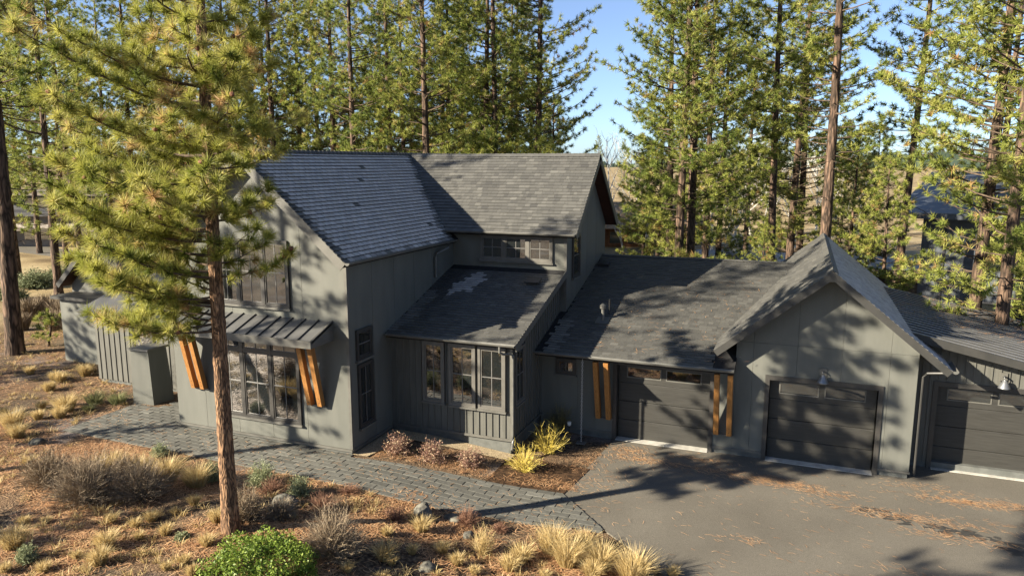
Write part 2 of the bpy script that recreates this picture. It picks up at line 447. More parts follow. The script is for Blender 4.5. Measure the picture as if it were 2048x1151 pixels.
class MB:
    def __init__(s): s.v = []; s.f = []; s.t = []
    def add(s, vs, fs, tone=.5):
        n = len(s.v); s.v += [tuple(map(float, v)) for v in vs]; s.f += [tuple(i + n for i in f) for f in fs]
        s.t += list(tone) if hasattr(tone, '__len__') else [tone] * len(vs); return s
    def box(s, x0, x1, y0, y1, z0, z1):
        return s.add([(x0, y0, z0), (x1, y0, z0), (x1, y1, z0), (x0, y1, z0), (x0, y0, z1), (x1, y0, z1), (x1, y1, z1), (x0, y1, z1)],
                     [(0, 3, 2, 1), (4, 5, 6, 7), (0, 1, 5, 4), (1, 2, 6, 5), (2, 3, 7, 6), (3, 0, 4, 7)])
    def obox(s, O, U, V, W, a, b, c):            # a,b,c = ranges along unit axes U,V,W (right-handed)
        O, U, V, W = map(np.array, (O, U, V, W))
        P = [O + U * i + V * j + W * k for k in c for j in b for i in a]
        return s.add(P, [(0, 2, 3, 1), (4, 5, 7, 6), (0, 1, 5, 4), (1, 3, 7, 5), (3, 2, 6, 7), (2, 0, 4, 6)])
    def prism(s, poly, D):                        # poly: 3d points counter-clockwise seen from -D; extruded along D
        n = len(poly); P = [np.array(p, float) for p in poly]; Q = [p + np.array(D, float) for p in P]
        return s.add(P + Q, [tuple(range(n)), tuple(range(2 * n - 1, n - 1, -1))] + [(i, i + n, (i + 1) % n + n, (i + 1) % n) for i in range(n)])
    def bar(s, p, q, w, h, up=(0, 0, 1)):
        p, q = Vector(p), Vector(q); d = (q - p); L = d.length; d.normalize(); u = Vector(up); sd = d.cross(u).normalized(); u = sd.cross(d).normalized()
        return s.obox(p, d, sd, u, (0, L), (-w / 2, w / 2), (-h / 2, h / 2)) if d.cross(sd).dot(u) > 0 else s.obox(p, d, u, sd, (0, L), (-h / 2, h / 2), (-w / 2, w / 2))
    def tube(s, pts, r, n=8):
        pts = [Vector(p) for p in pts]; rs = r if hasattr(r, '__len__') else [r] * len(pts); base = len(s.v); vs = []
        for i, p in enumerate(pts):
            d = (pts[min(i + 1, len(pts) - 1)] - pts[max(i - 1, 0)]).normalized()
            a = d.cross(Vector((.31, .87, .2)) if abs(d.z) > .9 else Vector((0, 0, 1))).normalized(); b = d.cross(a)
            vs += [p + (a * math.cos(2 * math.pi * k / n) + b * math.sin(2 * math.pi * k / n)) * rs[i] for k in range(n)]
        fs = [(i * n + k, i * n + (k + 1) % n, (i + 1) * n + (k + 1) % n, (i + 1) * n + k) for i in range(len(pts) - 1) for k in range(n)]
        fs += [tuple(range(n - 1, -1, -1)), tuple(range((len(pts) - 1) * n, len(pts) * n))]
        return s.add(vs, fs)
    def cone(s, p, q, r0, r1, n=16): return s.tube([p, q], [r0, r1], n)
    def build(s, name, mat, parent=None, bevel=0, smooth=False, tone=False):
        me = bpy.data.meshes.new(name); me.from_pydata(s.v, [], s.f)
        if smooth: me.polygons.foreach_set('use_smooth', [True] * len(me.polygons))
        if tone:
            a = me.attributes.new('tone', 'FLOAT', 'POINT'); a.data.foreach_set('value', s.t)
        me.update(); o = link(name, me, mat, parent)
        if bevel:
            b = o.modifiers.new('bevel', 'BEVEL'); b.width = bevel; b.segments = 2; b.limit_method = 'ANGLE'
        return o
def clip(poly, a, b, c):                           # keep a*x+b*y<=c
    out = []
    for i in range(len(poly)):
        p, q = poly[i], poly[(i + 1) % len(poly)]; dp, dq = a * p[0] + b * p[1] - c, a * q[0] + b * q[1] - c
        if dp <= 0: out.append(p)
        if (dp < 0 < dq) or (dq < 0 < dp):
            t = dp / (dp - dq); out.append((p[0] + t * (q[0] - p[0]), p[1] + t * (q[1] - p[1])))
    return out
def rect_minus(r, holes):
    rs = [r]
    for h in holes:
        nr = []
        for (x0, x1, z0, z1) in rs:
            a, b, c, d = max(x0, h[0]), min(x1, h[1]), max(z0, h[2]), min(z1, h[3])
            if a >= b or c >= d: nr.append((x0, x1, z0, z1)); continue
            if x0 < a: nr.append((x0, a, z0, z1))
            if b < x1: nr.append((b, x1, z0, z1))
            if z0 < c: nr.append((a, b, z0, c))
            if d < z1: nr.append((a, b, d, z1))
        rs = nr
    return rs

# ---------------------------------------------------------------- ground, hills
def grid_axis(fine, far):
    return np.unique(np.concatenate([np.arange(fine[0], fine[1], fine[2]), far]))
gx = grid_axis((-34, 9, .35), np.array([-3000, -1500, -700, -300, -150, -100, -70, -50, -42, 12, 16, 24, 40, 70, 120, 250, 500, 1200, 3000.]))
gy = grid_axis((-2, 24, .35), np.array([-300, -80, -30, -12, -6, 26, 30, 38, 50, 70, 100, 150, 250, 500, 1000, 3000.]))
X, Y = np.meshgrid(gx, gy); Z = zg(X, Y) + hump(X, Y)
Z = np.where((X > -6.3) & (Y > 2) & (Y < 24) & (X < 20), Z - .03, Z)
n, mcols = X.shape
idx = np.arange(n * mcols).reshape(n, mcols)
Fq = np.stack([idx[:-1, :-1], idx[:-1, 1:], idx[1:, 1:], idx[1:, :-1]], -1).reshape(-1, 4)
ground = link('ground', npmesh('ground', np.stack([X, Y, Z], -1).reshape(-1, 3), Fq, smooth=True), M_ground); tag(ground, kind='structure')
hb = MB(); hv = []; A = np.linspace(R(40), R(150), 900); hr = np.random.default_rng(2).uniform(-3.5, 3.5, 900)
for a, hj in zip(A, hr):
    h = 18 + hj + 9 * math.sin(a * 9) + 6 * math.sin(a * 23 + 1) + 2.2 * math.sin(a * 90)
    hv += [(1300 * math.cos(a), 1300 * math.sin(a), -5), (1350 * math.cos(a), 1350 * math.sin(a), h), (1900 * math.cos(a), 1900 * math.sin(a), -5)]
hf = []
for i in range(len(A) - 1):
    for j in range(2): hf.append((3 * i + j, 3 * i + j + 1, 3 * i + 4 + j, 3 * i + 3 + j))
hb.add(hv, hf); tag(hb.build('hills', M_hill, smooth=True), kind='structure')

# driveway
dv = [(-4.88, 21.3), (-5.0, 19.6), (-5.25, 16.85), (-4.5, 16.1), (-3.72, 15.35), (-2.95, 14.75), (-2.2, 14.05), (-1.75, 13.3), (-1.5, 12), (-1.4, 8), (-1.2, 2), (-1, -25), (30, -25), (30, 20), (9.5, 23.6), (9.5, 22.6), (3.0, 22.6), (3.0, 21.3)]
db = MB(); db.add([(x, y, -.292) for x, y in dv] + [(x, y, -.40) for x, y in dv],
                  [tuple(range(len(dv) - 1, -1, -1))] + [(i, (i + 1) % len(dv), (i + 1) % len(dv) + len(dv), i + len(dv)) for i in range(len(dv))])
driveway = tag(db.build('driveway', M_asphalt), kind='structure')

# mulch bed and gravel strip beside the bay
def sheet(name, pts, mat, dz, sub=.3):
    xs = np.arange(min(p[0] for p in pts), max(p[0] for p in pts) + sub, sub); ys = np.arange(min(p[1] for p in pts), max(p[1] for p in pts) + sub, sub)
    b = MB()
    for i in range(len(xs) - 1):
        for j in range(len(ys) - 1):
            pl = [(xs[i], ys[j]), (xs[i + 1], ys[j]), (xs[i + 1], ys[j + 1]), (xs[i], ys[j + 1])]
            for k in range(len(pts)):
                p, q = pts[k], pts[(k + 1) % len(pts)]
                a, c = q[1] - p[1], -(q[0] - p[0]); pl = clip(pl, a, c, a * p[0] + c * p[1]) if pl else pl
            if len(pl) > 2: b.add([(x, y, gz(x, y) + dz) for x, y in pl], [tuple(range(len(pl)))])
    return tag(b.build(name, mat), kind='structure')
sheet('mulch_bed', [(-11.2, 16.35), (-5.2, 16.75), (-4.86, 19.7), (-4.86, 21.04), (-7.3, 21.04), (-7.3, 18.55), (-11.2, 18.55)], M_mulch, .022)
sheet('gravel_strip', [(-11.2, 16.4), (-10.75, 16.42), (-10.45, 17.75), (-10.45, 18.55), (-11.2, 18.55)], M_gravel, .032)
sheet('gravel_strip', [(-10.45, 17.95), (-7.2, 18.1), (-7.2, 18.55), (-10.45, 18.55)], M_gravel, .034)

# ---------------------------------------------------------------- the house
house = tag(empty('house', (-7, 20, 0)), 'dark grey modern farmhouse with gabled shingle roofs and three garage doors', 'house')
HL = Vector((-7, 20, 0))
class HB(MB):                                      # builds in world coordinates, stored relative to the house empty
    def build(s, name, mat, parent=None, **k):
        s.v = [(v[0] - HL.x, v[1] - HL.y, v[2] - HL.z) for v in s.v]
        return MB.build(s, name, mat, parent or house, **k)
def H(): return HB()
def gable_prism(b, xs, y0, y1, z0, ze, zp):        # ridge along y
    x0, x1 = xs; xm = (x0 + x1) / 2
    return b.prism([(x0, y0, z0), (x1, y0, z0), (x1, y0, ze), (xm, y0, zp), (x0, y0, ze)], (0, y1 - y0, 0))
# volumes
wall_tower = gable_prism(H(), (-17.4, -11.2), 16.4, 31, .12, 5.38, 8.1).build('wall', M_wall); wall_tower['label'] = 'tall gabled front wall of smooth grey panels'
H().box(-17.37, -11.23, 16.43, 30.9, -.4, .12).build('foundation', M_found)
b = H(); y0, y1, ym = 22.9, 27.9, 25.4
b.prism([(-7.1, y0, 0), (-7.1, y1, 0), (-7.1, y1, 5.75), (-7.1, ym, 8.05), (-7.1, y0, 5.75)], (-6.5, 0, 0))
wall_cross = b.build('wall', M_wall)
b = H(); b.prism([(-7.3, 18.55, .2), (-7.3, 22.95, .2), (-7.3, 22.95, 4.32), (-7.3, 18.55, 2.96)], (-3.95, 0, 0)); wall_bay = b.build('wall', M_wall2); wall_bay['label'] = 'board and batten bay wall'
H().box(-11.25, -7.34, 18.59, 22.8, -.4, .2).build('foundation', M_found)
# garage front: panels with door openings
GY = 21.04
OPEN = [(-4.87, -2.15, -.5, 2.06), (-.55, 2.18, -.5, 2.06), (-6.80, -6.15, 1.57, 2.08)]
def gtop(poly):
    poly = clip(poly, -.82, 1, 4.98 - .82 * .84)       # left gable line z <= 4.98 + .82 (x-.84)
    return clip(poly, .82, 1, 4.98 + .82 * .84)
garage_wall = H().box(-7.3, 3.04, GY + .30, GY + .36, -.3, 2.4).build('wall', M_shadow); garage_wall['label'] = 'garage front wall behind the doors'
def panels(parent, xs, zs, holes, topf, y, thick, mat, gap=.006):
    for i in range(len(xs) - 1):
        for j in range(len(zs) - 1):
            bb = H(); some = False
            for (a, c, d, e) in rect_minus((xs[i] + gap / 2, xs[i + 1] - gap / 2, zs[j] + gap / 2, zs[j + 1] - gap / 2), holes):
                pl = topf([(a, d), (c, d), (c, e), (a, e)])
                if len(pl) > 2: bb.prism([(x, y, z) for x, z in pl], (0, thick, 0)); some = True
            if some: bb.build('siding_panel', mat, parent)
ident = lambda p: p
panels(garage_wall, [-7.3, -6.1, -4.87, -2.15, -1.48], [-.12, 2.47], OPEN, ident, GY, .28, M_wall)
panels(garage_wall, [-1.48, -1.02, .12, 1.24, 2.4, 3.06], [-.12, 3.07, 5.2], OPEN, gtop, GY, .28, M_wall)
for q in ((-7.3, -4.99), (-2.03, -.67), (2.3, 3.03)): H().box(q[0], q[1], GY + .03, GY + .28, -.4, -.12).build('foundation', M_found)
b = H(); b.prism([(3.04, GY + .29, -.3), (3.04, 31.2, -.3), (3.04, 31.2, 3.0), (3.04, GY + .29, 3.0)], (-.2, 0, 0)); b.build('wall', M_wall2)
b = H(); b.box(-7.3, 3.0, 31.0, 31.15, -.3, 2.8); b.build('wall', M_wall)
# drip trims at wall bases
for q in ((-17.43, -11.17, 16.35, 16.374, .10, .17), (-11.174, -11.15, 16.374, 18.50, .10, .17), (-11.16, -7.26, 18.50, 18.521, .18, .25), (-7.271, -7.25, 18.521, GY - .03, .18, .25), (-7.25, -4.99, GY - .03, GY - .001, -.15, -.09), (-2.03, -.67, GY - .03, GY - .001, -.15, -.09), (2.3, 3.08, GY - .03, GY - .001, -.15, -.09)): H().box(*q).build('base_trim', M_trim)
# smooth panels on the tower front and side, cross wall
def ttop(poly):
    poly = clip(poly, -.878, 1, 8.09 + .878 * 14.3); return clip(poly, .878, 1, 8.09 - .878 * 14.3)
panels(wall_tower, [-17.4, -16.28, -15.06, -13.84, -12.62, -11.2], [.17, 3.62, 8.2], [], ttop, 16.376, .022, M_wall, .009)
for (a, c) in ((16.4, 17.62), (17.62, 18.84), (18.84, 20.06), (20.06, 21.28), (21.28, 22.9)):
    H().box(-11.198, -11.176, a + .005, c - .005, .17, 5.36).build('siding_panel', M_wall, wall_tower)
for (a, c) in ((-11.2, -9.98), (-9.98, -8.76), (-8.76, -7.1)):
    H().box(a + .004, c - .004, 22.878, 22.898, 4.0, 5.70).build('siding_panel', M_wall, wall_cross)
for (a, c) in ((22.9, 24.12), (24.12, 25.34), (25.34, 26.56), (26.56, 27.9)):
    bb = H(); pl = [(a + .004, 2.6), (c - .004, 2.6), (c - .004, 8.2), (a + .004, 8.2)]
    pl = clip(pl, -.92, 1, 5.72 - .92 * 22.9); pl = clip(pl, .92, 1, 5.72 + .92 * 27.9)
    bb.prism([(-7.078, y, z) for y, z in pl], (-.02, 0, 0)); bb.build('siding_panel', M_wall, wall_cross)
H().box(-7.16, -7.06, 22.85, 22.95, 3.6, 5.72).build('corner_board', M_trim)
H().box(-11.24, -11.155, 16.36, 16.45, .18, 5.34).build('corner_board', M_trim)
# battens of the bay
for x in np.arange(-10.98, -7.35, .205):
    H().box(x - .017, x + .017, 18.522, 18.55, .25, 2.9).build('batten', M_wall2, wall_bay)
for y in np.arange(18.75, 22.9, .205):
    H().box(-7.3, -7.272, y - .017, y + .017, .25, 2.94 + .31 * (y - 18.55)).build('batten', M_wall2, wall_bay)
H().box(-7.34, -7.262, 18.512, 18.59, .25, 2.95).build('corner_board', M_trim, wall_bay)

# windows -----------------------------------------------------------------
def window(O, U, N, units, h, rows=2, cols=2, split=None, trim=.075, sill=True, fm=None):
    """O lower-left corner on the wall face, U along, N outward; units = widths"""
    O, U, N = map(lambda v: np.array(v, float), (O, U, N)); W = np.array((0, 0, 1.)); w = sum(units)
    b = H(); X = lambda a, c, d: b.obox(O, U, W, np.cross(U, W), a, c, tuple(sorted((-q if np.dot(np.cross(U, W), N) < 0 else q) for q in d)))
    X((0, w), (h - trim, h), (-.01, .065)); X((0, w), (0, trim), (-.01, .065))
    X((0, trim), (trim, h - trim), (-.01, .065)); X((w - trim, w), (trim, h - trim), (-.01, .065)); u = 0
    for q in units[:-1]:
        u += q; X((u - .05, u + .05), (trim, h - trim), (-.01, .062))
    u = 0; sashes = []
    for k, q in enumerate(units):
        a = u + (trim if k == 0 else .05); c = u + q - (trim if k == len(units) - 1 else .05); u += q
        for (z0, z1) in ([(trim, h - trim)] if not split else [(trim, split - .035), (split + .035, h - trim)]):
            sashes.append((a, c, z0, z1))
            X((a, a + .045), (z0, z1), (-.01, .045)); X((c - .045, c), (z0, z1), (-.01, .045)); X((a + .045, c - .045), (z0, z0 + .045), (-.01, .045)); X((a + .045, c - .045), (z1 - .045, z1), (-.01, .045))
        if split: X((a, c), (split - .035, split + .035), (-.01, .060))
    o = b.build('window', fm or M_frame)
    for (a, c, z0, z1) in sashes:
        a, c, z0, z1 = a + .045, c - .045, z0 + .045, z1 - .045
        b = H(); X = lambda i, j, d: b.obox(O, U, W, np.cross(U, W), i, j, tuple(sorted((-q if np.dot(np.cross(U, W), N) < 0 else q) for q in d)))
        X((a, c), (z0, z1), (.004, .024)); b.build('pane', M_glass, o)
        b = H(); r = rows if z1 - z0 > .5 else 1
        for i in range(1, cols): x = a + (c - a) * i / cols; X((x - .011, x + .011), (z0, z1), (.0245, .034))
        for j in range(1, r): z = z0 + (z1 - z0) * (.52 if r == 2 else j / r); X((a, c), (z - .013, z + .013), (.0245, .037))
        if b.v: b.build('muntin', M_muntin, o)
    if sill:
        b = H(); X = lambda i, j, d: b.obox(O, U, W, np.cross(U, W), i, j, tuple(sorted((-q if np.dot(np.cross(U, W), N) < 0 else q) for q in d)))
        X((-.03, w + .03), (-.055, -.002), (-.01, .095)); b.build('sill', M_trim, o)
    return o
FY = (0, -1, 0); FX = (1, 0, 0); UX = (1, 0, 0); UY = (0, 1, 0)
window((-15.62, 16.376, 4.02), UX, FY, (.87, .87, .87), 1.88)
window((-15.80, 16.376, .68), UX, FY, (1, 1, 1), 2.42, split=2.02)
window((-11.176, 16.70, 2.62), UY, FX, (.80,), .86, cols=1)
window((-11.176, 16.74, .66), UY, FX, (.76,), 1.84)
window((-10.08, 18.52, 1.08), UX, FY, (.71,), 1.82, fm=M_bayframe)
window((-9.22, 18.515, 1.06), UX, FY, (.84,), 1.84, fm=M_bayframe)
window((-8.30, 18.515, 1.06), UX, FY, (.84,), 1.84, fm=M_bayframe)
window((-7.272, 18.68, 1.18), UY, FX, (.74,), 1.68, fm=M_bayframe)
window((-10.14, 22.878, 4.74), UX, FY, (.866, .866, .866), .86, fm=M_bayframe)
window((-7.078, 23.48, 4.17), UY, FX, (.86,), 1.44, cols=1)
window((-6.80, GY + .01, 1.57), UX, FY, (.65,), .5, rows=1)

# garage doors --------------------------------------------------------------
def garage_door(x0, x1, y, z0, z1, label):
    root = empty('garage_door', (0, 0, 0), house); root['label'] = label
    hgt = (z1 - z0) / 4; b = H(); yd = y + .20
    for k in range(3):
        H().box(x0 + .012, x1 - .012, yd, yd + .05, z0 + k * hgt + .006, z0 + (k + 1) * hgt - .006).build('door_panel', M_door, root, bevel=.012)
    zt0, zt1 = z0 + 3 * hgt + .006, z1 - .006; wins = []; w = x1 - x0
    for f in (.10, .53): wins.append((x0 + w * f, x0 + w * (f + .365), zt0 + .17, zt1 - .10))
    b = H()
    for r in rect_minus((x0 + .012, x1 - .012, zt0, zt1), wins): b.box(r[0], r[1], yd, yd + .05, r[2], r[3])
    top = b.build('door_panel', M_door, root)
    for (a, c, d, e) in wins:
        H().box(a, c, yd + .02, yd + .03, d, e).build('pane', M_glass, root)
        b = H()
        for (p, q, s_, t_) in ((a - .02, c + .02, d - .02, d + .012), (a - .02, c + .02, e - .012, e + .02), (a - .02, a + .012, d + .012, e - .012), (c - .012, c + .02, d + .012, e - .012)): b.box(p, q, yd - .012, yd - .001, s_, t_)
        b.build('pane_frame', M_trim, root)
    b = H(); b.box(x0 - .12, x0, y - .035, y + .2, z0 - .05, z1 + .13); b.box(x1, x1 + .12, y - .035, y + .2, z0 - .05, z1 + .13); b.box(x0, x1, y - .035, y + .2, z1, z1 + .13)
    b.build('door_trim', M_frame, root)
    H().box(x0, x1, y - .10, y + .26, z0 - .04, z0 + .012).build('door_sill', M_white, root)
    return root
garage_door(-4.87, -2.15, GY, -.29, 2.05, 'garage door under the shingle eave between timber brackets')
garage_door(-.55, 2.18, GY, -.29, 2.05, 'garage door in the front gable')
G3Y = 22.08
garage_door(3.72, 6.5, G3Y, -.29, 2.05, 'garage door under the standing seam roof')
# third bay: batten wall and shed roof
holes = [(3.70, 6.52, -.5, 2.06)]
b = H()
for (a, c, d, e) in rect_minus((2.98, 9.5, -.12, 3.6), holes):
    pl = clip([(a, d), (c, d), (c, e), (a, e)], .217, 1, 3.42 + .217 * 3.15)
    if len(pl) > 2: b.prism([(x, G3Y, z) for x, z in pl], (0, .2, 0))
wall3 = b.build('wall', M_wall2); wall3['label'] = 'board and batten wall of the third garage bay'
for x in np.arange(3.12, 9.4, .2):
    zt = 3.41 - .217 * (x - 3.15); zb = 2.21 if 3.58 < x < 6.64 else -.1
    if zt > zb + .1: H().box(x - .016, x + .016, G3Y - .026, G3Y, zb, zt).build('batten', M_wall2, wall3)
H().box(2.98, 9.5, G3Y + .03, G3Y + .3, -.4, -.12).build('foundation', M_found)
H().box(9.3, 9.5, G3Y + .2, 29.5, -.3, 1.9).build('wall', M_wall2)
sl3 = math.atan(.217); c3, s3 = math.cos(sl3), math.sin(sl3)
O3 = (2.35, 21.5, 3.5 + .217 * .8); U3 = (c3, 0, -s3); N3 = (s3, 0, c3)
mr3 = H().obox(O3, U3, (0, 1, 0), N3, (0, 7.6), (0, 8.2), (-.16, 0)).build('metal_roof', M_metal2)
b = H(); b.obox(O3, U3, (0, 1, 0), N3, (0, 7.6), (-.035, 0), (-.17, .03)); b.build('fascia', M_trimd, mr3)
for k, y in enumerate(np.arange(.02, 8.2, .41)):
    H().obox(O3, U3, (0, 1, 0), N3, (0, 7.6), (y, y + .028), (.0, .035)).build('roof_seam', M_seam, mr3)
s2 = .82
# canopy with timber brackets
cz0, cz1 = 3.40, 3.76; sc = math.atan((cz1 - cz0) / 1.0)
Oc = (-17.25, 15.4, cz0); Vc = (0, math.cos(sc), math.sin(sc)); Nc = (0, -math.sin(sc), math.cos(sc)); Lc = 1.0 / math.cos(sc) - .02
can = H().obox(Oc, (1, 0, 0), Vc, Nc, (0, 5.6), (0, Lc), (-.05, 0)).build('canopy_roof', M_metal)
for x in np.linspace(.01, 5.56, 14): H().obox(Oc, (1, 0, 0), Vc, Nc, (x, x + .022), (.0, Lc), (0, .035)).build('roof_seam', M_seam, can)
b = H(); b.box(-17.25, -11.65, 15.36, 15.40, cz0 - .17, cz0 + .03); b.prism([(-11.65, 15.40, cz0 - .17), (-11.65, 16.37, cz0 - .17), (-11.65, 16.37, cz1 + .03), (-11.65, 15.40, cz0 + .03)], (-.05, 0, 0))
b.prism([(-17.20, 15.40, cz0 - .17), (-17.20, 16.37, cz0 - .17), (-17.20, 16.37, cz1 + .03), (-17.20, 15.40, cz0 + .03)], (-.05, 0, 0)); b.build('fascia', M_trim, can)
H().box(-17.19, -11.71, 15.41, 16.37, cz0 - .16, cz0 - .10).build('soffit', M_trim, can)
def bracket(xs, ytop, ztop, ywall, zbot, label):
    root = empty('timber_bracket', (0, 0, 0), house); root['label'] = label
    for x in xs:
        b = H(); d = np.array((0, ytop - ywall, ztop - zbot)); 
        b.prism([(x - .072, ywall - .005, zbot - .02), (x + .072, ywall - .005, zbot - .02), (x + .072, ytop - .02, ztop), (x - .072, ytop - .02, ztop)], (0, -.17, 0))
        tb = b.build('timber', M_wood, root, bevel=.006)
        for k in (0, 1):
            t = .05 + .07 * k; p = Vector((x, ywall - .172 + (ytop - ywall) * t, zbot + (ztop - zbot) * t))
            H().cone(p, p + Vector((0, -.012, 0)), .014, .012, 8).build('bolt', M_black, tb)
    H().box(min(xs) - .12, max(xs) + .12, ywall - .06, ywall, zbot - .06, zbot - .021).build('bracket_plate', M_trim, root)
bracket((-16.58, -16.24), 15.98, 3.235, 16.37, 1.40, 'left pair of amber timbers under the metal canopy')
bracket((-12.42, -12.07), 15.98, 3.235, 16.37, 1.38, 'right pair of amber timbers under the metal canopy')
bracket((-5.40, -5.08), 20.58, 2.22, GY, .36, 'amber timbers left of the first garage door')
bracket((-1.92, -1.56), 20.58, 2.22, GY, .33, 'amber timbers right of the first garage door')

# roofs -----------------------------------------------------------------------
sT, sC, sB, sG, s2 = .88, .90, .31, .29, .82
def plane_h(x, y):      # heights of all roof planes over a point, used to leave out buried shingles
    h = {}
    if 16 < y < 31 and -17.7 < x < -11.15: h['T'] = 8.34 - sT * abs(x + 14.3)
    if 22.5 < y < 28.3 and -14.3 < x < -7.1: h['C'] = 8.285 - sC * abs(y - 25.4)
    if 18.2 < y < 22.9 and -11.2 < x < -7.05: h['B'] = 3.08 + sB * (y - 18.25)
    if 20.3 < y < 34.9 and -7.4 < x < .85: h['G'] = 4.50 - sG * abs(y - 27.6)
    if 20.4 < y < 31.4 and -2.1 < x < 3.75: h['2'] = 5.24 - s2 * abs(x - .84)
    if 22.9 < y < 27.9 and -14 < x < -7.1: h['wall'] = 5.7
    return h
allsh = []
roofs = {}
def roof(key, label, O, U, slope_dir, s, ulen, run, thick, style, rake=(True, True), poly=None, under=M_under, exp=.150, tr=None):
    O = np.array(O, float); U = np.array(U, float); c = 1 / math.hypot(1, s)
    V = np.array((*slope_dir, s)) * c; N = np.cross(U, V); vlen = run / c
    b = H()
    pts = poly or [(0, 0), (ulen, 0), (ulen, vlen), (0, vlen)]
    b.prism([O + U * u + V * v - N * thick for u, v in pts], N * (thick - .004))
    o = b.build('roof', M_rbase); o['label'] = label; roofs.setdefault(key, o)
    b = H(); b.prism([O + U * (u + (.03 if u < ulen / 2 else -.03)) + V * (v + .02) - N * (thick + .012) for u, v in ((0, 0), (ulen, 0), (ulen, vlen - .02), (0, vlen - .02))], N * .011); 
    if not poly: b.build('soffit', under, o)
    for k, on in enumerate(rake):
        if on:
            u = -.03 if k == 0 else ulen
            H().obox(O, U, V, N, (u, u + .03), (-.02, vlen), (-thick - (.03 if tr else .06), .012)).build('rake_board', tr or M_trim, o)
    courses = int(vlen / exp); 
    for j in range(courses + 1):
        v0 = j * exp; v1 = min(v0 + exp, vlen)
        if v1 - v0 < .03: continue
        u = -.02 - (random.random() * .3 if style == 'lam' else (.135 if j % 2 else 0))
        while u < ulen + .02:
            w = random.choice((.13, .17, .22, .28)) * random.uniform(.85, 1.15) if style == 'lam' else .27
            a, e = max(u, -.02), min(u + w - (.004 if style == 'lam' else .02), ulen + .02); u += w
            if e - a < .02: continue
            um, vm = (a + e) / 2, (v0 + v1) / 2
            if poly:
                if um > poly[1][0] + .05 and vm < poly[2][1] + .05: continue
            P = O + U * um + V * vm; hh = plane_h(P[0], P[1]); key0 = key[0]
            if any(hv > P[2] + .14 for kk, hv in hh.items() if kk != key0): continue
            if style == 'lam': tone = np.clip(random.gauss(.40, .10), .15, .70)
            else:
                tone = .40 + random.uniform(-.05, .05)
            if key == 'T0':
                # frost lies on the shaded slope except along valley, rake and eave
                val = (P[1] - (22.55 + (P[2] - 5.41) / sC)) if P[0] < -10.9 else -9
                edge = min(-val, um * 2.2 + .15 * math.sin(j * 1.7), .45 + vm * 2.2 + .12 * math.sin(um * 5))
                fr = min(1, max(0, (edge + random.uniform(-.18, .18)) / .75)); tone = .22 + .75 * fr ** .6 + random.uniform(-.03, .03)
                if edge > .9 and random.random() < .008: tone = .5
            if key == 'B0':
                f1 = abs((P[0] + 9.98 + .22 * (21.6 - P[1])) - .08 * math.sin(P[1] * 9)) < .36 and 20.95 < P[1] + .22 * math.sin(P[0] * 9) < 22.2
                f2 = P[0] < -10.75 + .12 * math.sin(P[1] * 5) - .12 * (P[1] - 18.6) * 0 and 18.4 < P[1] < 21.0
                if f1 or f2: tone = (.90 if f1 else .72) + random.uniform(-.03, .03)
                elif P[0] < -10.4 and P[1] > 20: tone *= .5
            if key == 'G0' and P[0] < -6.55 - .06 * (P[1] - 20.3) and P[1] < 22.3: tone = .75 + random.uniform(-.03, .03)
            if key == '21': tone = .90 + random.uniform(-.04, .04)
            t0 = .022 if style == 'lam' else .030
            vb = v0 + (0 if style == 'lam' else .010)  # regular style: gap bares dark underlay as shadow line and wet melt edge
            lift = random.uniform(0, .005)
            Q = [O + U * a + V * vb + N * (t0 + lift), O + U * e + V * vb + N * (t0 + lift), O + U * e + V * v1 + N * .004, O + U * a + V * v1 + N * .004,
                 O + U * a + V * vb + N * -.002, O + U * e + V * vb + N * -.002]
            d = np.linalg.norm(P - np.array((0, 0, 8))); face = abs(np.dot(N, (np.array((0, 0, 8)) - P) / d))
            vis = face * (e - a) / d ** 2 if np.dot(N, np.array((0, 0, 8)) - P) > 0 else 0
            allsh.append((vis, o, Q, tone))
    return o, O, U, V, N, ulen, vlen
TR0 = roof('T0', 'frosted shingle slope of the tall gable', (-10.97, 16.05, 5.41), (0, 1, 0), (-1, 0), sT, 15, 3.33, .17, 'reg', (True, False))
TR1 = roof('T1', 'far slope of the tall gable', (-17.63, 31.05, 5.41), (0, -1, 0), (1, 0), sT, 15, 3.33, .17, 'reg', (False, True))
CR0 = roof('C0', 'sunlit shingle slope above the upper windows', (-14.3, 22.55, 5.72), (1, 0, 0), (0, 1), sC, 7.62, 2.85, .15, 'lam', (False, True))
CR1 = roof('C1', 'rear slope of the upper gable', (-6.68, 28.25, 5.72), (-1, 0, 0), (0, -1), sC, 7.62, 2.85, .15, 'lam', (True, False))
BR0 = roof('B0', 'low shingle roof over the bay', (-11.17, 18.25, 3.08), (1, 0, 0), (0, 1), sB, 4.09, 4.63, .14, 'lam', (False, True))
cg = 1 / math.hypot(1, sG)
GR0 = roof('G0', 'broad shingle roof over the first garage door', (-7.26, 20.35, 2.40), (1, 0, 0), (0, 1), sG, 8.1, 7.25, .14, 'lam', (False, False),
           poly=[(0, 0), (5.80, 0), (5.80, .76 / cg), (8.1, .76 / cg), (8.1, 7.25 / cg), (0, 7.25 / cg)])
GR1 = roof('G1', 'rear slope over the garages', (.84, 34.85, 2.40), (-1, 0, 0), (0, -1), sG, 8.1, 7.25, .14, 'lam', (False, False))
G20 = roof('20', 'left slope of the garage gable', (-2.03, 31.4, 2.887), (0, -1, 0), (1, 0), s2, 10.95, 2.87, .14, 'lam', (False, True), under=M_trim, tr=M_trimd)
G21 = roof('21', 'frosty right slope of the garage gable', (3.71, 20.45, 2.887), (0, 1, 0), (-1, 0), s2, 10.95, 2.87, .14, 'lam', (True, False), under=M_trim, tr=M_trimd)
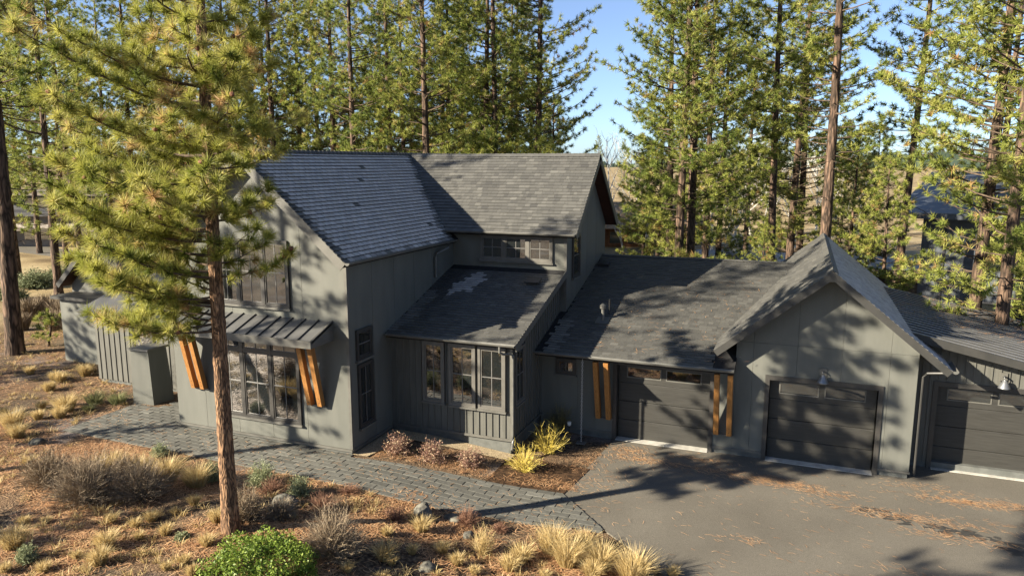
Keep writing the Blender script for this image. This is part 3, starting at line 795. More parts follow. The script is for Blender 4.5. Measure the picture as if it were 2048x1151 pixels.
# 300 shingles that show largest are parts of their own, the rest of each slope is one part
allsh.sort(key=lambda a: -a[0])
QF = [(0, 1, 2, 3), (4, 5, 1, 0), (5, 2, 1), (4, 0, 3)]
rest = {}
for k, (vis, o, Q, tone) in enumerate(allsh):
    tone = [tone] * 4 + [.0, .0]  # lower butt vertices darkest: shade of the step put into the shingle colour
    if k < 300: H().add(Q, QF, tone).build('shingle', M_shingle, o, tone=True)
    else: rest.setdefault(o.name, (o, H()))[1].add(Q, QF, tone)
for o, b in rest.values(): tag(b.build('shingles', M_shingle, o, tone=True), kind='stuff')
# ridge caps
def ridge(info, z_off=0, skip=lambda p: False, tone=.42):
    o, O, U, V, N, ul, vl = info; V2 = np.array((-V[0], -V[1], V[2])); N2 = np.array((-N[0], -N[1], N[2]))
    u = 0; top = O + V * vl
    while u < ul - .05:
        a, e = u, min(u + .24, ul + .02); u += .215; p0 = top + U * a; p1 = top + U * e
        if skip(p0): continue
        t = np.clip(tone + random.uniform(-.1, .1), 0, 1); l0, l1 = .045, .028
        up = np.array((0, 0, 1.))
        vs = [p0 + up * l0, p1 + up * l1, p1 - V * .15 + N * l1, p0 - V * .15 + N * l0, p1 - V2 * .15 + N2 * l1, p0 - V2 * .15 + N2 * l0, p0 - up * .02, p0 - V * .15, p0 - V2 * .15]
        H().add(vs, [(0, 3, 2, 1), (0, 1, 4, 5), (0, 6, 7, 3), (0, 5, 8, 6)], t).build('ridge_cap', M_shingle, o, tone=True)
ridge(TR0, tone=.2); ridge(CR0, skip=lambda p: p[0] < -14.1); ridge(GR0, skip=lambda p: p[0] > -.2 or p[0] < -7.1); ridge(G20)
for (x_, y_, z_, th, m_) in ((-14.3, 16.012, 8.338, .17, M_trim), (.84, 20.412, 5.238, .14, M_trimd), (-26.1, 21.062, 5.328, .16, M_trimd)):
    H().prism([(x_, y_, z_ - th * 1.9), (x_ + .16, y_, z_ - th * 1.4 - .05), (x_ + .16, y_, z_ - .12), (x_, y_, z_ + .012), (x_ - .16, y_, z_ - .12), (x_ - .16, y_, z_ - th * 1.4 - .05)], (0, .028, 0)).build('rake_board', m_)
H().prism([(-6.655, 25.24, 8.0), (-6.655, 25.56, 8.0), (-6.655, 25.56, 8.16), (-6.655, 25.4, 8.295), (-6.655, 25.24, 8.16)], (-.028, 0, 0)).build('rake_board', M_trim)
# valley flashing beside the metal roof
b = H(); o, O, U, V, N, ul, vl = G21
b.obox(O, U, V, N, (1.6, 9.2), (.62, .95), (.028, .034)); b.build('flashing', M_yellow, o)
# gutters (open half-round troughs) and downspouts
def gutter(p, q, out, r=.075, mat=M_gut, parent=None):
    p, q, out = Vector(p), Vector(q), Vector(out); b = H(); n = 7; vs = []
    for e in (p, q):
        for k in range(n): a = math.pi * k / (n - 1); vs.append(e + out * (-math.cos(a) * r) + Vector((0, 0, -math.sin(a) * r)))
        for k in range(n): a = math.pi * k / (n - 1); vs.append(e + out * (-math.cos(a) * (r - .008)) + Vector((0, 0, -math.sin(a) * (r - .008))))
    fs = []
    for k in range(n - 1): fs += [(k, k + 1, 2 * n + k + 1, 2 * n + k), (n + k, 3 * n + k, 3 * n + k + 1, n + k + 1)]
    fs += [tuple(range(n)), tuple(range(3 * n - 1, 2 * n - 1, -1)), (0, 2 * n, 3 * n, n), (n - 1, 2 * n - 1, 4 * n - 1, 3 * n - 1)]
    b.add(vs, fs); return b.build('gutter', mat, parent)
gutter((-10.89, 16.02, 5.43), (-10.89, 22.5, 5.43), (1, 0, 0))
gutter((-11.4, 22.47, 5.74), (-6.68, 22.47, 5.74), (0, -1, 0))
gutter((-11.1, 18.17, 3.09), (-7.06, 18.17, 3.09), (0, -1, 0))
gutter((-7.26, 20.27, 2.41), (-1.46, 20.27, 2.41), (0, -1, 0))
gutter((3.79, 20.43, 2.90), (3.79, 21.48, 2.90), (1, 0, 0))
H().tube([(-10.87, 21.9, 5.36), (-10.87, 21.9, 5.22), (-11.08, 21.45, 5.06), (-11.1, 21.40, 4.95), (-11.1, 21.40, 4.28)], .038).build('downspout', M_gut)
H().tube([(-7.5, 18.15, 3.02), (-7.5, 18.15, 2.86), (-7.42, 18.22, 2.80), (-7.30, 18.42, 2.78), (-7.22, 18.46, 2.72), (-7.22, 18.46, .42), (-7.2, 18.38, .2), (-7.15, 18.2, .06)], .038).build('downspout', M_gut)
H().tube([(3.74, 20.9, 2.82), (3.70, 20.9, 2.72), (3.28, 21.1, 2.62), (3.2, 21.16, 2.5), (3.2, 21.16, -.2)], .035).build('downspout', M_trimd)  # dark trim paint puts the shadow on this downspout into its colour
# roof vents
def on_plane(info, x, y):
    o, O, U, V, N, ul, vl = info; z = O[2] - (N[0] * (x - O[0]) + N[1] * (y - O[1])) / N[2]; return np.array((x, y, z)), o, U, V, N
P, o, U, V, N = on_plane(BR0, -7.85, 21.85); b = H(); b.obox(P, U, V, N, (-.19, .19), (-.14, .14), (.01, .10)); b.obox(P, U, V, N, (-.24, .24), (-.19, .17), (.10, .135)); b.build('box_vent', M_black, o)
P, o, U, V, N = on_plane(GR0, -5.72, 22.5); b = H(); b.cone(P, P + np.array((0, 0, .42)), .055, .055, 14); b.cone(P + np.array((0, 0, .40)), P + np.array((0, 0, .50)), .10, .10, 16); b.cone(P + np.array((0, 0, .50)), P + np.array((0, 0, .56)), .10, .02, 16); b.obox(P, U, V, N, (-.2, .2), (-.22, .2), (.0, .034)); b.build('flue_pipe', M_gut, o)
P, o, U, V, N = on_plane(GR0, -5.62, 22.95); b = H(); b.cone(P, P + np.array((0, 0, .5)), .03, .03, 10); b.build('vent_pipe', M_black, o)
P, o, U, V, N = on_plane(GR0, -6.75, 26.6); b = H(); b.obox(P, U, V, N, (-.2, .2), (-.14, .14), (.01, .12)); b.build('box_vent', M_black, o)
# left wing
gable_prism(H(), (-28.2, -24.0), 21.5, 30, 0, 3.0, 4.9).build('wall', M_wall2)
WL = roof('W0', 'shingle slope of the far left wing', (-28.55, 30, 3.05), (0, -1, 0), (1, 0), .93, 8.9, 2.45, .16, 'reg', (False, True), tr=M_trimd)
WR = roof('W1', 'shingle slope of the far left wing facing the tall gable', (-23.65, 21.1, 3.05), (0, 1, 0), (-1, 0), .93, 8.9, 2.45, .16, 'reg', (True, False), tr=M_trimd)
for info in (WL, WR):
    b = H()
    for (vis, o, Q, tone) in allsh[:]:
        if o is info[0]: b.add(Q, QF, tone)
    if b.v: tag(b.build('shingles', M_shingle, info[0], tone=True), kind='stuff')
ridge(WR, tone=.35)
wl = H().box(-27.8, -23.9, 20.6, 21.6, .0, 2.6).build('wall', M_wall)
H().box(-28.0, -23.7, 20.35, 21.7, 2.6, 2.72).build('flat_roof', M_trimd)
we = H().box(-23.9, -17.45, 18.95, 21.6, .12, 2.75).build('wall', M_wall2)
H().box(-23.85, -17.45, 19.0, 21.5, -.3, .12).build('foundation', M_found)
for x in np.arange(-23.75, -17.5, .26): H().box(x - .018, x + .018, 18.922, 18.95, .12, 2.72).build('batten', M_wall2, we)
b = H(); b.obox((-24.2, 18.55, 2.75), (1, 0, 0), (0, .955, .296), (0, -.296, .955), (0, 6.78), (0, 3.2), (-.12, 0)); b.build('flat_roof', M_metal)
window((-22.0, 18.92, .95), UX, FY, (1.0,), 1.3, rows=1, cols=1)
H().box(-18.6, -17.7, 18.90, 18.93, .05, 2.3).build('entry_door', M_shadow)

# ---------------------------------------------------------------- things on and by the house
def wall_lamp(x, y, z, label):
    r = tag(empty('wall_lamp', (x, y, z)), label, 'lamp', 'zinc lamps over the garage doors')
    MB().box(-.09, .09, -.025, 0, .02, .24).build('back_plate', M_trim, r, bevel=.004)
    MB().tube([(0, -.02, .14), (0, -.10, .17), (0, -.16, .15), (0, -.18, .08)], .022, 8).build('arm', M_galv, r, smooth=True)
    b = MB(); n = 24; vs = []
    for zz, rr in ((.10, .025), (.085, .045), (-.10, .135), (-.13, .15), (-.13, .143), (-.10, .128), (.07, .03)):
        vs += [(rr * math.cos(2 * math.pi * k / n), -.18 + rr * math.sin(2 * math.pi * k / n), zz) for k in range(n)]
    b.add(vs, [(i * n + k, i * n + (k + 1) % n, (i + 1) * n + (k + 1) % n, (i + 1) * n + k) for i in range(6) for k in range(n)] + [tuple(range(n))])
    b.build('lamp_shade', M_galv, r, smooth=True)
wall_lamp(.80, GY, 2.28, 'cone-shaped grey lamp above the middle garage door')
wall_lamp(5.18, G3Y - .03, 2.34, 'cone-shaped grey lamp above the garage door at the right edge')
# rain chain
r = tag(empty('rain_chain', (-5.74, 20.27, -.28)), 'galvanised rain chain hanging from the garage gutter to a small dish', 'rain chain')
b = MB(); z = .06; k = 0
while z < 2.58:
    a = 0 if k % 2 else 1; pts = [((.022 * math.cos(t) if a else 0), (0 if a else .022 * math.cos(t)), z + .035 + .038 * math.sin(t)) for t in np.linspace(0, 2 * math.pi, 9)]
    b.tube(pts, .007, 5); z += .06; k += 1
b.build('chain', M_steel, r)
MB().box(-.14, .14, -.11, .11, 0, .03).build('dish', M_gut, r, bevel=.008)
# pillar
r = tag(empty('pillar', (-20.1, 17.9, 0)), 'tapered grey pillar with flat cap at the end of the paved path', 'pillar')
b = MB(); b.add([(-.46, -.42, -.1), (.32, -.30, -.1), (.42, .48, -.1), (-.4, .42, -.1), (-.42, -.40, 1.86), (.24, -.30, 1.86), (.30, .40, 1.86), (-.36, .38, 1.86)], [(0, 3, 2, 1), (4, 5, 6, 7), (0, 1, 5, 4), (1, 2, 6, 5), (2, 3, 7, 6), (3, 0, 4, 7)]); b.build('shaft', M_wall, r)
b = MB(); b.add([(-.50, -.47, 1.861), (.30, -.37, 1.861), (.36, .46, 1.861), (-.44, .45, 1.861), (-.49, -.46, 1.93), (.29, -.36, 1.93), (.35, .45, 1.93), (-.43, .44, 1.93)], [(0, 3, 2, 1), (4, 5, 6, 7), (0, 1, 5, 4), (1, 2, 6, 5), (2, 3, 7, 6), (3, 0, 4, 7)]); b.build('cap', M_trim, r)
# small white garden light
r = tag(empty('garden_light', (-6.25, 20.7, -.28)), 'small white garden light in the mulch by the garage wall', 'light')
MB().cone((0, 0, 0), (0, 0, .34), .012, .012, 8).build('stake', M_black, r); MB().tube([(0, 0, .33), (0, 0, .36), (0, -.01, .46), (0, -.01, .47)], [.03, .06, .065, .03], 12).build('head', M_birch, r, smooth=True)

# ---------------------------------------------------------------- paved path
path = empty('path', (-11, 15.5, 0)); tag(path, kind='structure')
PW, PH = .46, .205
def path_clip(pl):
    cx = sum(p[0] for p in pl) / len(pl); cy = sum(p[1] for p in pl) / len(pl)
    def above(pl, p, q): a, b_ = q[1] - p[1], -(q[0] - p[0]); return clip(pl, a, b_, a * p[0] + b_ * p[1])
    pl = above(pl, (-20.4, 14.80), (-8.5, 14.63)); pl = above(pl, (-8.5, 14.63), (-3.68, 15.30)) if pl else pl
    if pl and cx > -6.5: pl = above(pl, (-3.70, 15.28), (-5.27, 16.87))
    if pl and cx > -11.15: pl = above(pl, (-5.27, 16.85), (-11.15, 16.22))
    elif pl and cx > -17.4: pl = clip(pl, 0, 1, 16.40)
    else:
        pl = clip(pl, -1, 0, 20.42)
        if pl and cx < -19.3: pl = clip(pl, 0, 1, 17.45)
        elif pl: pl = clip(pl, 0, 1, 18.9); pl = clip(pl, 1, 0, -17.44) if pl and cy > 16.4 else pl
    return pl
pv = []
for j, y in enumerate(np.arange(14.3, 19.2, PH)):
    for x in np.arange(-21.5, -3.0, PW):
        xx = x + (PW / 2 if j % 2 else 0); sk = lambda q: .04 * max(0, q + 9.5); a, c_ = PW / 2 - .006, PH / 2 - .006
        pl = path_clip([(xx + u, y + v + sk(xx + u)) for u, v in ((-a, -c_), (a, -c_), (a, c_), (-a, c_))])
        if len(pl) > 2:
            ar = abs(sum(pl[i][0] * pl[(i + 1) % len(pl)][1] - pl[(i + 1) % len(pl)][0] * pl[i][1] for i in range(len(pl)))) / 2
            if ar > .004: pv.append((xx, y, pl))
pv.sort(key=lambda p: p[0] ** 2 + p[1] ** 2)
zp = lambda x: float(zg(x, 15.5)) + .035
def paver(b, pl):
    n = len(pl); cx = sum(p[0] for p in pl) / n; cy = sum(p[1] for p in pl) / n; dz = random.uniform(-.005, .005); t = float(np.clip(random.gauss(.45, .13), 0, 1))
    tx, ty = random.uniform(-.012, .012), random.uniform(-.015, .015)
    ring = lambda s_, z: [((cx + (x - cx) * s_) + 11, (cy + (y - cy) * s_) - 15.5, zp(x) + z + dz + tx * (x - cx) + ty * (y - cy)) for x, y in pl]
    b.add(ring(1, -.06) + ring(1, -.007) + ring(.95, 0), [tuple(range(2 * n, 3 * n))] + [(i + k * n, (i + 1) % n + k * n, (i + 1) % n + (k + 1) * n, i + (k + 1) * n) for k in (0, 1) for i in range(n)], t)
rest = MB()
for k, (x, y, pl) in enumerate(pv):
    if k < 300: b = MB(); paver(b, pl); b.build('paver', M_paver, path, tone=True)
    else: paver(rest, pl)
if rest.v: tag(rest.build('pavers', M_paver, path, tone=True), kind='stuff')
b = MB()
for x in np.arange(-20.4, -3.5, .3):
    pl = path_clip([(x, 14.3), (x + .3, 14.3), (x + .3, 18.9), (x, 18.9)])
    if len(pl) > 2: b.add([(p[0] + 11, p[1] - 15.5, zp(p[0]) - .022) for p in pl], [tuple(range(len(pl)))])
b.build('bedding', M_mulch, path)

# ---------------------------------------------------------------- pines
def norm(a): return a / np.maximum(np.linalg.norm(a, axis=-1, keepdims=True), 1e-9)
def tufts(P, A, tone, k, L, w, spread, back=.10, g=rng, droop=0):
    n = len(P); P = np.repeat(P, k, 0); A = np.repeat(A, k, 0); t = np.repeat(tone, k)
    r = norm(g.normal(size=(n * k, 3))); r = norm(r - (r * A).sum(1, keepdims=True) * A)
    s = g.uniform(.12, 1, n * k)[:, None] ** .7 * spread
    D = norm(A * (1.02 - s * .75) + r * s); D[:, 2] -= droop; D = norm(D)
    B = P - A * (g.uniform(0, 1, n * k)[:, None] ** 1.3 * back)
    ln = L * g.uniform(.72, 1.1, n * k)[:, None]
    sd = norm(np.cross(D, norm(g.normal(size=(n * k, 3))))) * (w / 2)
    V = np.stack([B - sd, B + sd, B + D * ln], 1).reshape(-1, 3)
    F = np.arange(n * k * 3).reshape(-1, 3)
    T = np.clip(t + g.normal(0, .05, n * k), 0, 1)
    T3 = np.clip(np.stack([T - .08, T - .08, T + .08], 1), 0, 1); T3[T > .94] = T[T > .94, None]; return V, F, T3.reshape(-1)  # darker base, lighter tip: tuft shading put into the needle tone
def tubes_np(segs, n=5):
    """segs: list of (pts (m,3), radii (m)) -> joined tube mesh"""
    Vs, Fs, off = [], [], 0
    ang = np.arange(n) / n * 2 * math.pi; ca, sa = np.cos(ang), np.sin(ang)
    for pts, rad in segs:
        pts = np.asarray(pts, float); m = len(pts); d = np.gradient(pts, axis=0); d = norm(d)
        ref = np.where(np.abs(d[:, 2:3]) > .85, np.array([[.8, .6, 0.]]), np.array([[0, 0, 1.]]))
        a = norm(np.cross(d, ref)); b = np.cross(d, a); rad = np.asarray(rad, float)[:, None, None]
        V = pts[:, None, :] + (a[:, None, :] * ca[None, :, None] + b[:, None, :] * sa[None, :, None]) * rad
        Vs.append(V.reshape(-1, 3)); i = np.arange(m - 1)[:, None] * n; k = np.arange(n)[None, :]; k2 = (k + 1) % n
        Fs.append(np.stack([i + k, i + k2, i + n + k2, i + n + k], -1).reshape(-1, 4) + off); off += m * n
    return np.concatenate(Vs), np.concatenate(Fs)
def trunk_mesh(H_, r0, bend, g, n=12, rough=.06, flare=.35, step=.5):
    zs = np.concatenate([np.arange(0, 1.2, min(.2, step)), np.arange(1.2, H_, step), [H_]]); ph = g.uniform(0, 6, 4)
    cx = bend * np.sin(zs / H_ * 3.1 + ph[0]) - bend * np.sin(ph[0]); cy = bend * np.sin(zs / H_ * 2.3 + ph[1]) - bend * np.sin(ph[1])
    rad = r0 * (1 - zs / H_) ** .8 * (1 + flare * np.exp(-zs / .35)) + .012
    ang = np.arange(n) / n * 2 * math.pi
    jag = 1 + rough * (np.sin(ang[None] * 5 + zs[:, None] * .9) * .5 + g.normal(0, .6, (len(zs), n)))
    V = np.stack([cx[:, None] + np.cos(ang)[None] * rad[:, None] * jag, cy[:, None] + np.sin(ang)[None] * rad[:, None] * jag, np.repeat(zs[:, None], n, 1)], -1).reshape(-1, 3)
    V[:n, 2] -= .4
    i = np.arange(len(zs) - 1)[:, None] * n; k = np.arange(n)[None]; k2 = (k + 1) % n
    F = np.stack([i + k, i + k2, i + n + k2, i + n + k], -1).reshape(-1, 4)
    return V, F, (lambda z: np.array([np.interp(z, zs, cx), np.interp(z, zs, cy), z]))
def pine_parts(seed, H_, c0, rad, r0, bend=.15, k=26, L=.22, w=.013, whorl=.5, nb=(3, 5), dead=0, radaz=None, prof=None, twig_gap=.34, extra=(), trunk_n=12, trunk_step=.5, base_tone=.5, tuft_spread=.95, bare=.42):
    g = np.random.default_rng(seed); TV, TF, ctr = trunk_mesh(H_, r0, bend, g, trunk_n, step=trunk_step)
    segs = []; TP, TA, TT = [], [], []
    prof = prof or (lambda t: min(1, .55 + 1.6 * t) * (1 - t) ** .62 + .05)
    brs = []
    z = c0
    while z < H_ - .4:
        t = (z - c0) / (H_ - c0)
        for _ in range(g.integers(nb[0], nb[1] + 1)):
            az = g.uniform(0, 2 * math.pi); Lb = rad * prof(t) * g.uniform(.6, 1.12)
            if radaz: Lb *= radaz(az, z)
            brs.append((z + g.uniform(-.2, .2), az, Lb, g.uniform(-.12, .16) + .45 * t, False))
        z += whorl * g.uniform(.7, 1.3)
    for _ in range(dead): brs.append((g.uniform(c0 * .45, c0 * 1.25), g.uniform(0, 6.28), rad * g.uniform(.2, .55), g.uniform(-.25, .1), True))
    brs += [(*e, False) for e in extra]
    for (z, az, Lb, el, dd) in brs:
        h = np.array([math.cos(az), math.sin(az), 0]); sd = np.array([-h[1], h[0], 0]); m = 6; s = np.linspace(0, 1, m)
        wob = g.normal(0, .05 * Lb, m) * s
        curve = ctr(z)[None] + h[None] * (Lb * s)[:, None] + sd[None] * wob[:, None]
        curve[:, 2] += Lb * (el * s - .10 * s + (.34 if not dd else g.uniform(-.3, .4)) * s ** 2)
        rb = .011 + .009 * Lb * (.6 if dd else .9)
        segs.append((curve, rb * (1 - s * .8)))
        if dd:
            for q in range(3):
                s0 = g.uniform(.3, .9); p = np.array([np.interp(s0, s, curve[:, j]) for j in range(3)]); e = p + norm(h + sd * g.uniform(-1, 1) + np.array([0, 0, g.uniform(-.8, .5)])) * Lb * g.uniform(.15, .4)
                segs.append((np.stack([p, (p + e) / 2 + g.normal(0, .03, 3), e]), np.array([rb * .45, rb * .3, .004])))
            continue
        bt = g.normal(0, .07) + base_tone
        s0 = bare if Lb > 1 else .2
        ss = np.arange(s0 * Lb, Lb, twig_gap * g.uniform(.85, 1.15)) / Lb; side = 1
        for sv in np.append(ss, 1.0):
            p = np.array([np.interp(sv, s, curve[:, j]) for j in range(3)])
            if sv > .999: tl = 0.06; dr = h + np.array([0, 0, .5])
            else:
                side = -side; tl = (.22 + .36 * Lb * (1 - sv) * .8) * g.uniform(.6, 1.15); tl = min(tl, 1.15)
                dr = h * .75 + sd * side * g.uniform(.6, 1.1) + np.array([0, 0, g.uniform(-.1, .5)])
            dr = norm(dr); e = p + dr * tl + np.array([0, 0, .15 * tl]); 
            if tl > .1: segs.append((np.stack([p, (p + e) / 2 - np.array([0, 0, .02]), e]), np.array([.011, .009, .005])))
            nt_ = 1 + int(tl / .26) + (1 if g.random() < .5 else 0)
            for q in range(nt_):
                f = 1 - q * .24 / max(tl, .2); pp = p + (e - p) * max(f, .1) + g.normal(0, .05, 3) * (q > 0)
                ax = norm(dr + np.array([0, 0, g.uniform(.05, .7)]) + g.normal(0, .28, 3) * (1 + (q > 0)))
                TP.append(pp); TA.append(ax)
                TT.append(.97 if g.random() < .018 else bt + g.normal(0, .15))
    top = ctr(H_); 
    for q in range(6): TP.append(top - np.array([0, 0, .12 * q])); TA.append(norm(np.array([g.normal(0, .5), g.normal(0, .5), 1]))); TT.append(base_tone)
    BV, BF = tubes_np(segs, 5)
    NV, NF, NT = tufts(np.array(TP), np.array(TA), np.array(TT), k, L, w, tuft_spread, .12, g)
    return (TV, TF), (BV, BF), (NV, NF, NT), np.array(TP)
def pine_meshes(nm, mt_bark, mt_needle, **kw):
    (TV, TF), (BV, BF), (NV, NF, NT), TP = pine_parts(**kw)
    a = npmesh('trunk', TV, TF, smooth=True); a.materials.append(mt_bark)
    b = npmesh('limbs', BV, BF, smooth=True); b.materials.append(M_limb)
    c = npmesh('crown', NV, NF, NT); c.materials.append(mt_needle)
    return a, b, c, TP
def put_pine(ms, loc, sc, rz, label, group, name='pine_tree', tilt=(0, 0), cat='tree'):
    r = tag(empty(name, loc), label, cat, group); r.scale = (sc, sc, sc); r.rotation_euler = (tilt[0], tilt[1], rz)
    for nm, me in zip(('trunk', 'limbs', 'crown'), ms): link(nm, me, None, r)
    return r
FP = dict(k=27, L=.27, w=.030, tuft_spread=1.25)
VAR = [pine_meshes('v0', M_barkfar, M_needlefar, seed=11, H_=25, c0=6.0, rad=3.9, r0=.22, whorl=.56, nb=(4, 5), twig_gap=.40, base_tone=.48, **FP),
       pine_meshes('v1', M_barkfar, M_needlefar, seed=12, H_=26, c0=4.0, rad=4.3, r0=.24, whorl=.60, nb=(4, 5), twig_gap=.40, base_tone=.62, **FP),
       pine_meshes('v2', M_barkfar, M_needlefar, seed=13, H_=24, c0=8.0, rad=3.3, r0=.20, whorl=.60, nb=(3, 5), twig_gap=.40, dead=26, base_tone=.52, bend=.35, **FP),
       pine_meshes('v3', M_barkfar, M_needlefar, seed=14, H_=13.5, c0=.8, rad=3.2, r0=.16, whorl=.42, nb=(4, 5), twig_gap=.40, base_tone=.62, **FP),
       pine_meshes('v4', M_barkfar, M_needlefar, seed=15, H_=25, c0=2.8, rad=4.5, r0=.23, whorl=.58, nb=(4, 5), twig_gap=.40, base_tone=.62, **FP),
       pine_meshes('v5', M_barkfar, M_needlefar, seed=16, H_=25, c0=9.0, rad=3.9, r0=.27, whorl=.60, nb=(3, 5), twig_gap=.40, dead=30, base_tone=.60, bend=.2, **FP)]
ORD = ['first', 'second', 'third', 'fourth', 'fifth', 'sixth', 'seventh', 'eighth', 'ninth', 'tenth', 'eleventh', 'twelfth', 'thirteenth', 'fourteenth', 'fifteenth', 'sixteenth', 'seventeenth', 'eighteenth', 'nineteenth', 'twentieth', 'twenty-first', 'twenty-second', 'twenty-third', 'twenty-fourth', 'twenty-fifth', 'twenty-sixth', 'twenty-seventh', 'twenty-eighth', 'twenty-ninth', 'thirtieth']
def ordn(i): return ORD[i]
KIND = ['tall ponderosa pine', 'broad ponderosa pine', 'bare-stemmed ponderosa pine', 'bushy young pine', 'full yellow-green pine', 'thick-trunked pine']
def pine_row(L, where, group):
    order = sorted(range(len(L)), key=lambda i: math.atan2(L[i][0], L[i][1]))
    cnt = {}
    for i in order:
        x, y, v, sc = L[i]; n_ = cnt.get(v, 0); cnt[v] = n_ + 1
        lab = '%s, %s from left %s' % (KIND[v], ordn(n_), where)
        put_pine(VAR[v][:3], (x, y, gz(x, y) - .05), sc * random.uniform(.96, 1.04), random.uniform(0, 6.28), lab, group, tilt=(random.uniform(-.008, .008), random.uniform(-.008, .008)))
pine_row(BACKPINES, 'behind the main roof', 'pines behind the main roof')
pine_row(LEFTPINES, 'beyond the left side of the house', 'pines left of the house')
pine_row(RIGHTPINES, 'behind the garages', 'pines behind the garages')
for i, (x, y, v, sc) in enumerate(sorted(FARPINES, key=lambda a: math.atan2(a[0], a[1]))):
    put_pine(VAR[v][:3], (x, y, -.3), sc, random.uniform(0, 6.28), 'distant pine in the far belt of trees, %s from left' % ordn(i), 'pines of the far belt')
# pines beside and behind the viewpoint that throw shade on the house and drive
for k, (x, y, v, sc) in enumerate([(-24.2, 6.6, 2, .82), (-30, 9.5, 2, .9), (-38, 9.5, 0, .8), (-34, 13.2, 2, .8), (-13.6, .4, 2, .85), (-20.8, 5.0, 3, .44), (-25.5, 9.3, 3, .36), (-8, -9, 0, .95), (6, -14, 1, 1), (-3, -18, 4, 1), (16, -10, 0, 1)]):
    put_pine(VAR[v][:3], (x, y, gz(x, y) - .05), sc, 1.3 * k, 'pine in front of the house outside the picture, %s of those shading the garden' % ordn(k), 'pines in front of the house')
# the foreground pine
def raz(az, z):
    left = math.cos(az - math.pi * 1.08)
    return (1.0 + .40 * left) * (1.0 if z < 8 else max(.72, 1 - .09 * (z - 8)))
TREE = (-10.83, 11.32)
ex = [(4.7, 3.0, 2.7, .05), (4.95, 3.45, 2.9, .08), (5.3, 2.7, 2.6, .1), (5.6, 3.9, 2.5, .1), (5.1, 4.2, 2.0, .0), (5.9, 3.2, 2.9, .1), (5.5, .3, 1.5, .05), (6.0, 5.9, 1.6, .1), (4.4, 3.3, 2.0, -.12), (6.3, 3.6, 2.8, .1), (5.75, 1.3, 1.3, .1), (6.4, 4.6, 1.9, .1), (5.0, 3.7, 2.4, .15), (5.45, 3.55, 2.0, .2), (5.7, 2.95, 2.3, .1), (4.55, 3.8, 2.3, -.1), (6.15, 3.0, 2.4, .15), (6.5, 2.6, 2.2, .2), (6.2, 4.1, 2.6, .1), (5.2, 3.15, 1.6, .2), (4.75, 3.6, 1.5, 0)]
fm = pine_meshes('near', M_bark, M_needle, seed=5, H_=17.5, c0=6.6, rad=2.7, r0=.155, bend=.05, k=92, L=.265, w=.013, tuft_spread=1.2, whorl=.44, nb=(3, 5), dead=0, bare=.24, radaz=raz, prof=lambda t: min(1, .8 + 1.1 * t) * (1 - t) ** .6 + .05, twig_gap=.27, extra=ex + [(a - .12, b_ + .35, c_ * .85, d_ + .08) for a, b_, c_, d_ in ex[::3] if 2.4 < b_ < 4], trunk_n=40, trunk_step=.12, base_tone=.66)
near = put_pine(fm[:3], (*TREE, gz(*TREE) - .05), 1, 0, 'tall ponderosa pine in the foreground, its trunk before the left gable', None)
# cones on the foreground pine
cm = MB(); cm.tube([(0, 0, -.05), (0, 0, -.03), (0, 0, 0), (0, 0, .035), (0, 0, .05)], [.012, .035, .04, .025, .004], 7)
cme = bpy.data.meshes.new('cone'); cme.from_pydata(cm.v, [], cm.f); cme.materials.append(M_cone)
TPn = fm[3]
for i in rng.choice(len(TPn), 70, replace=False):
    o = bpy.data.objects.new('cone', cme); C.objects.link(o); o.parent = near; o.location = TPn[i] + rng.normal(0, .05, 3); o.rotation_euler = rng.uniform(0, 6, 3); o.scale = [1.15] * 3

# ---------------------------------------------------------------- bare white-barked trees
def bare_tree(seed, h):
    g = np.random.default_rng(seed); segs = []
    def grow(p, d, L, r, lev):
        m = 6; pts = [p]; 
        for i in range(m - 1): d = norm(d + g.normal(0, .09, 3) + np.array([0, 0, .04])); pts.append(pts[-1] + d * L / (m - 1))
        pts = np.array(pts); segs.append((pts, np.linspace(r, r * (.25 if lev else .3), m)))
        if lev < 3:
            for i in range((11, 4, 2)[lev]):
                f = g.uniform(.28 if lev == 0 else .2, 1); q = np.array([np.interp(f, np.linspace(0, 1, m), pts[:, j]) for j in range(3)])
                a = g.uniform(0, 6.28); nd = norm(d * .9 + np.array([math.cos(a), math.sin(a), .35]) * (.75 if lev == 0 else .6))
                grow(q, nd, L * (.42 * (1.25 - f * .6) if lev == 0 else .5), r * (.42 if lev == 0 else .45), lev + 1)
    grow(np.zeros(3), np.array([0, 0, 1.]), 1.0, .015, 0)
    V, F = tubes_np(segs, 4); me = npmesh('trunk', V, F, smooth=True); me.materials.append(M_birch); return me
AV = [bare_tree(s, 1) for s in (1, 2, 3)]
for i, (x, y, h) in enumerate(sorted(ASPENS, key=lambda a: math.atan2(a[0], a[1]))):
    r = tag(empty('aspen_tree', (x, y, -.3)), 'bare white aspen, %s from left behind the garage roof' % ordn(i), 'tree', 'bare aspens behind the garages')
    o = link('trunk', AV[i % 3], None, r); o.scale = (h, h, h); o.rotation_euler = (0, 0, i * 1.7)

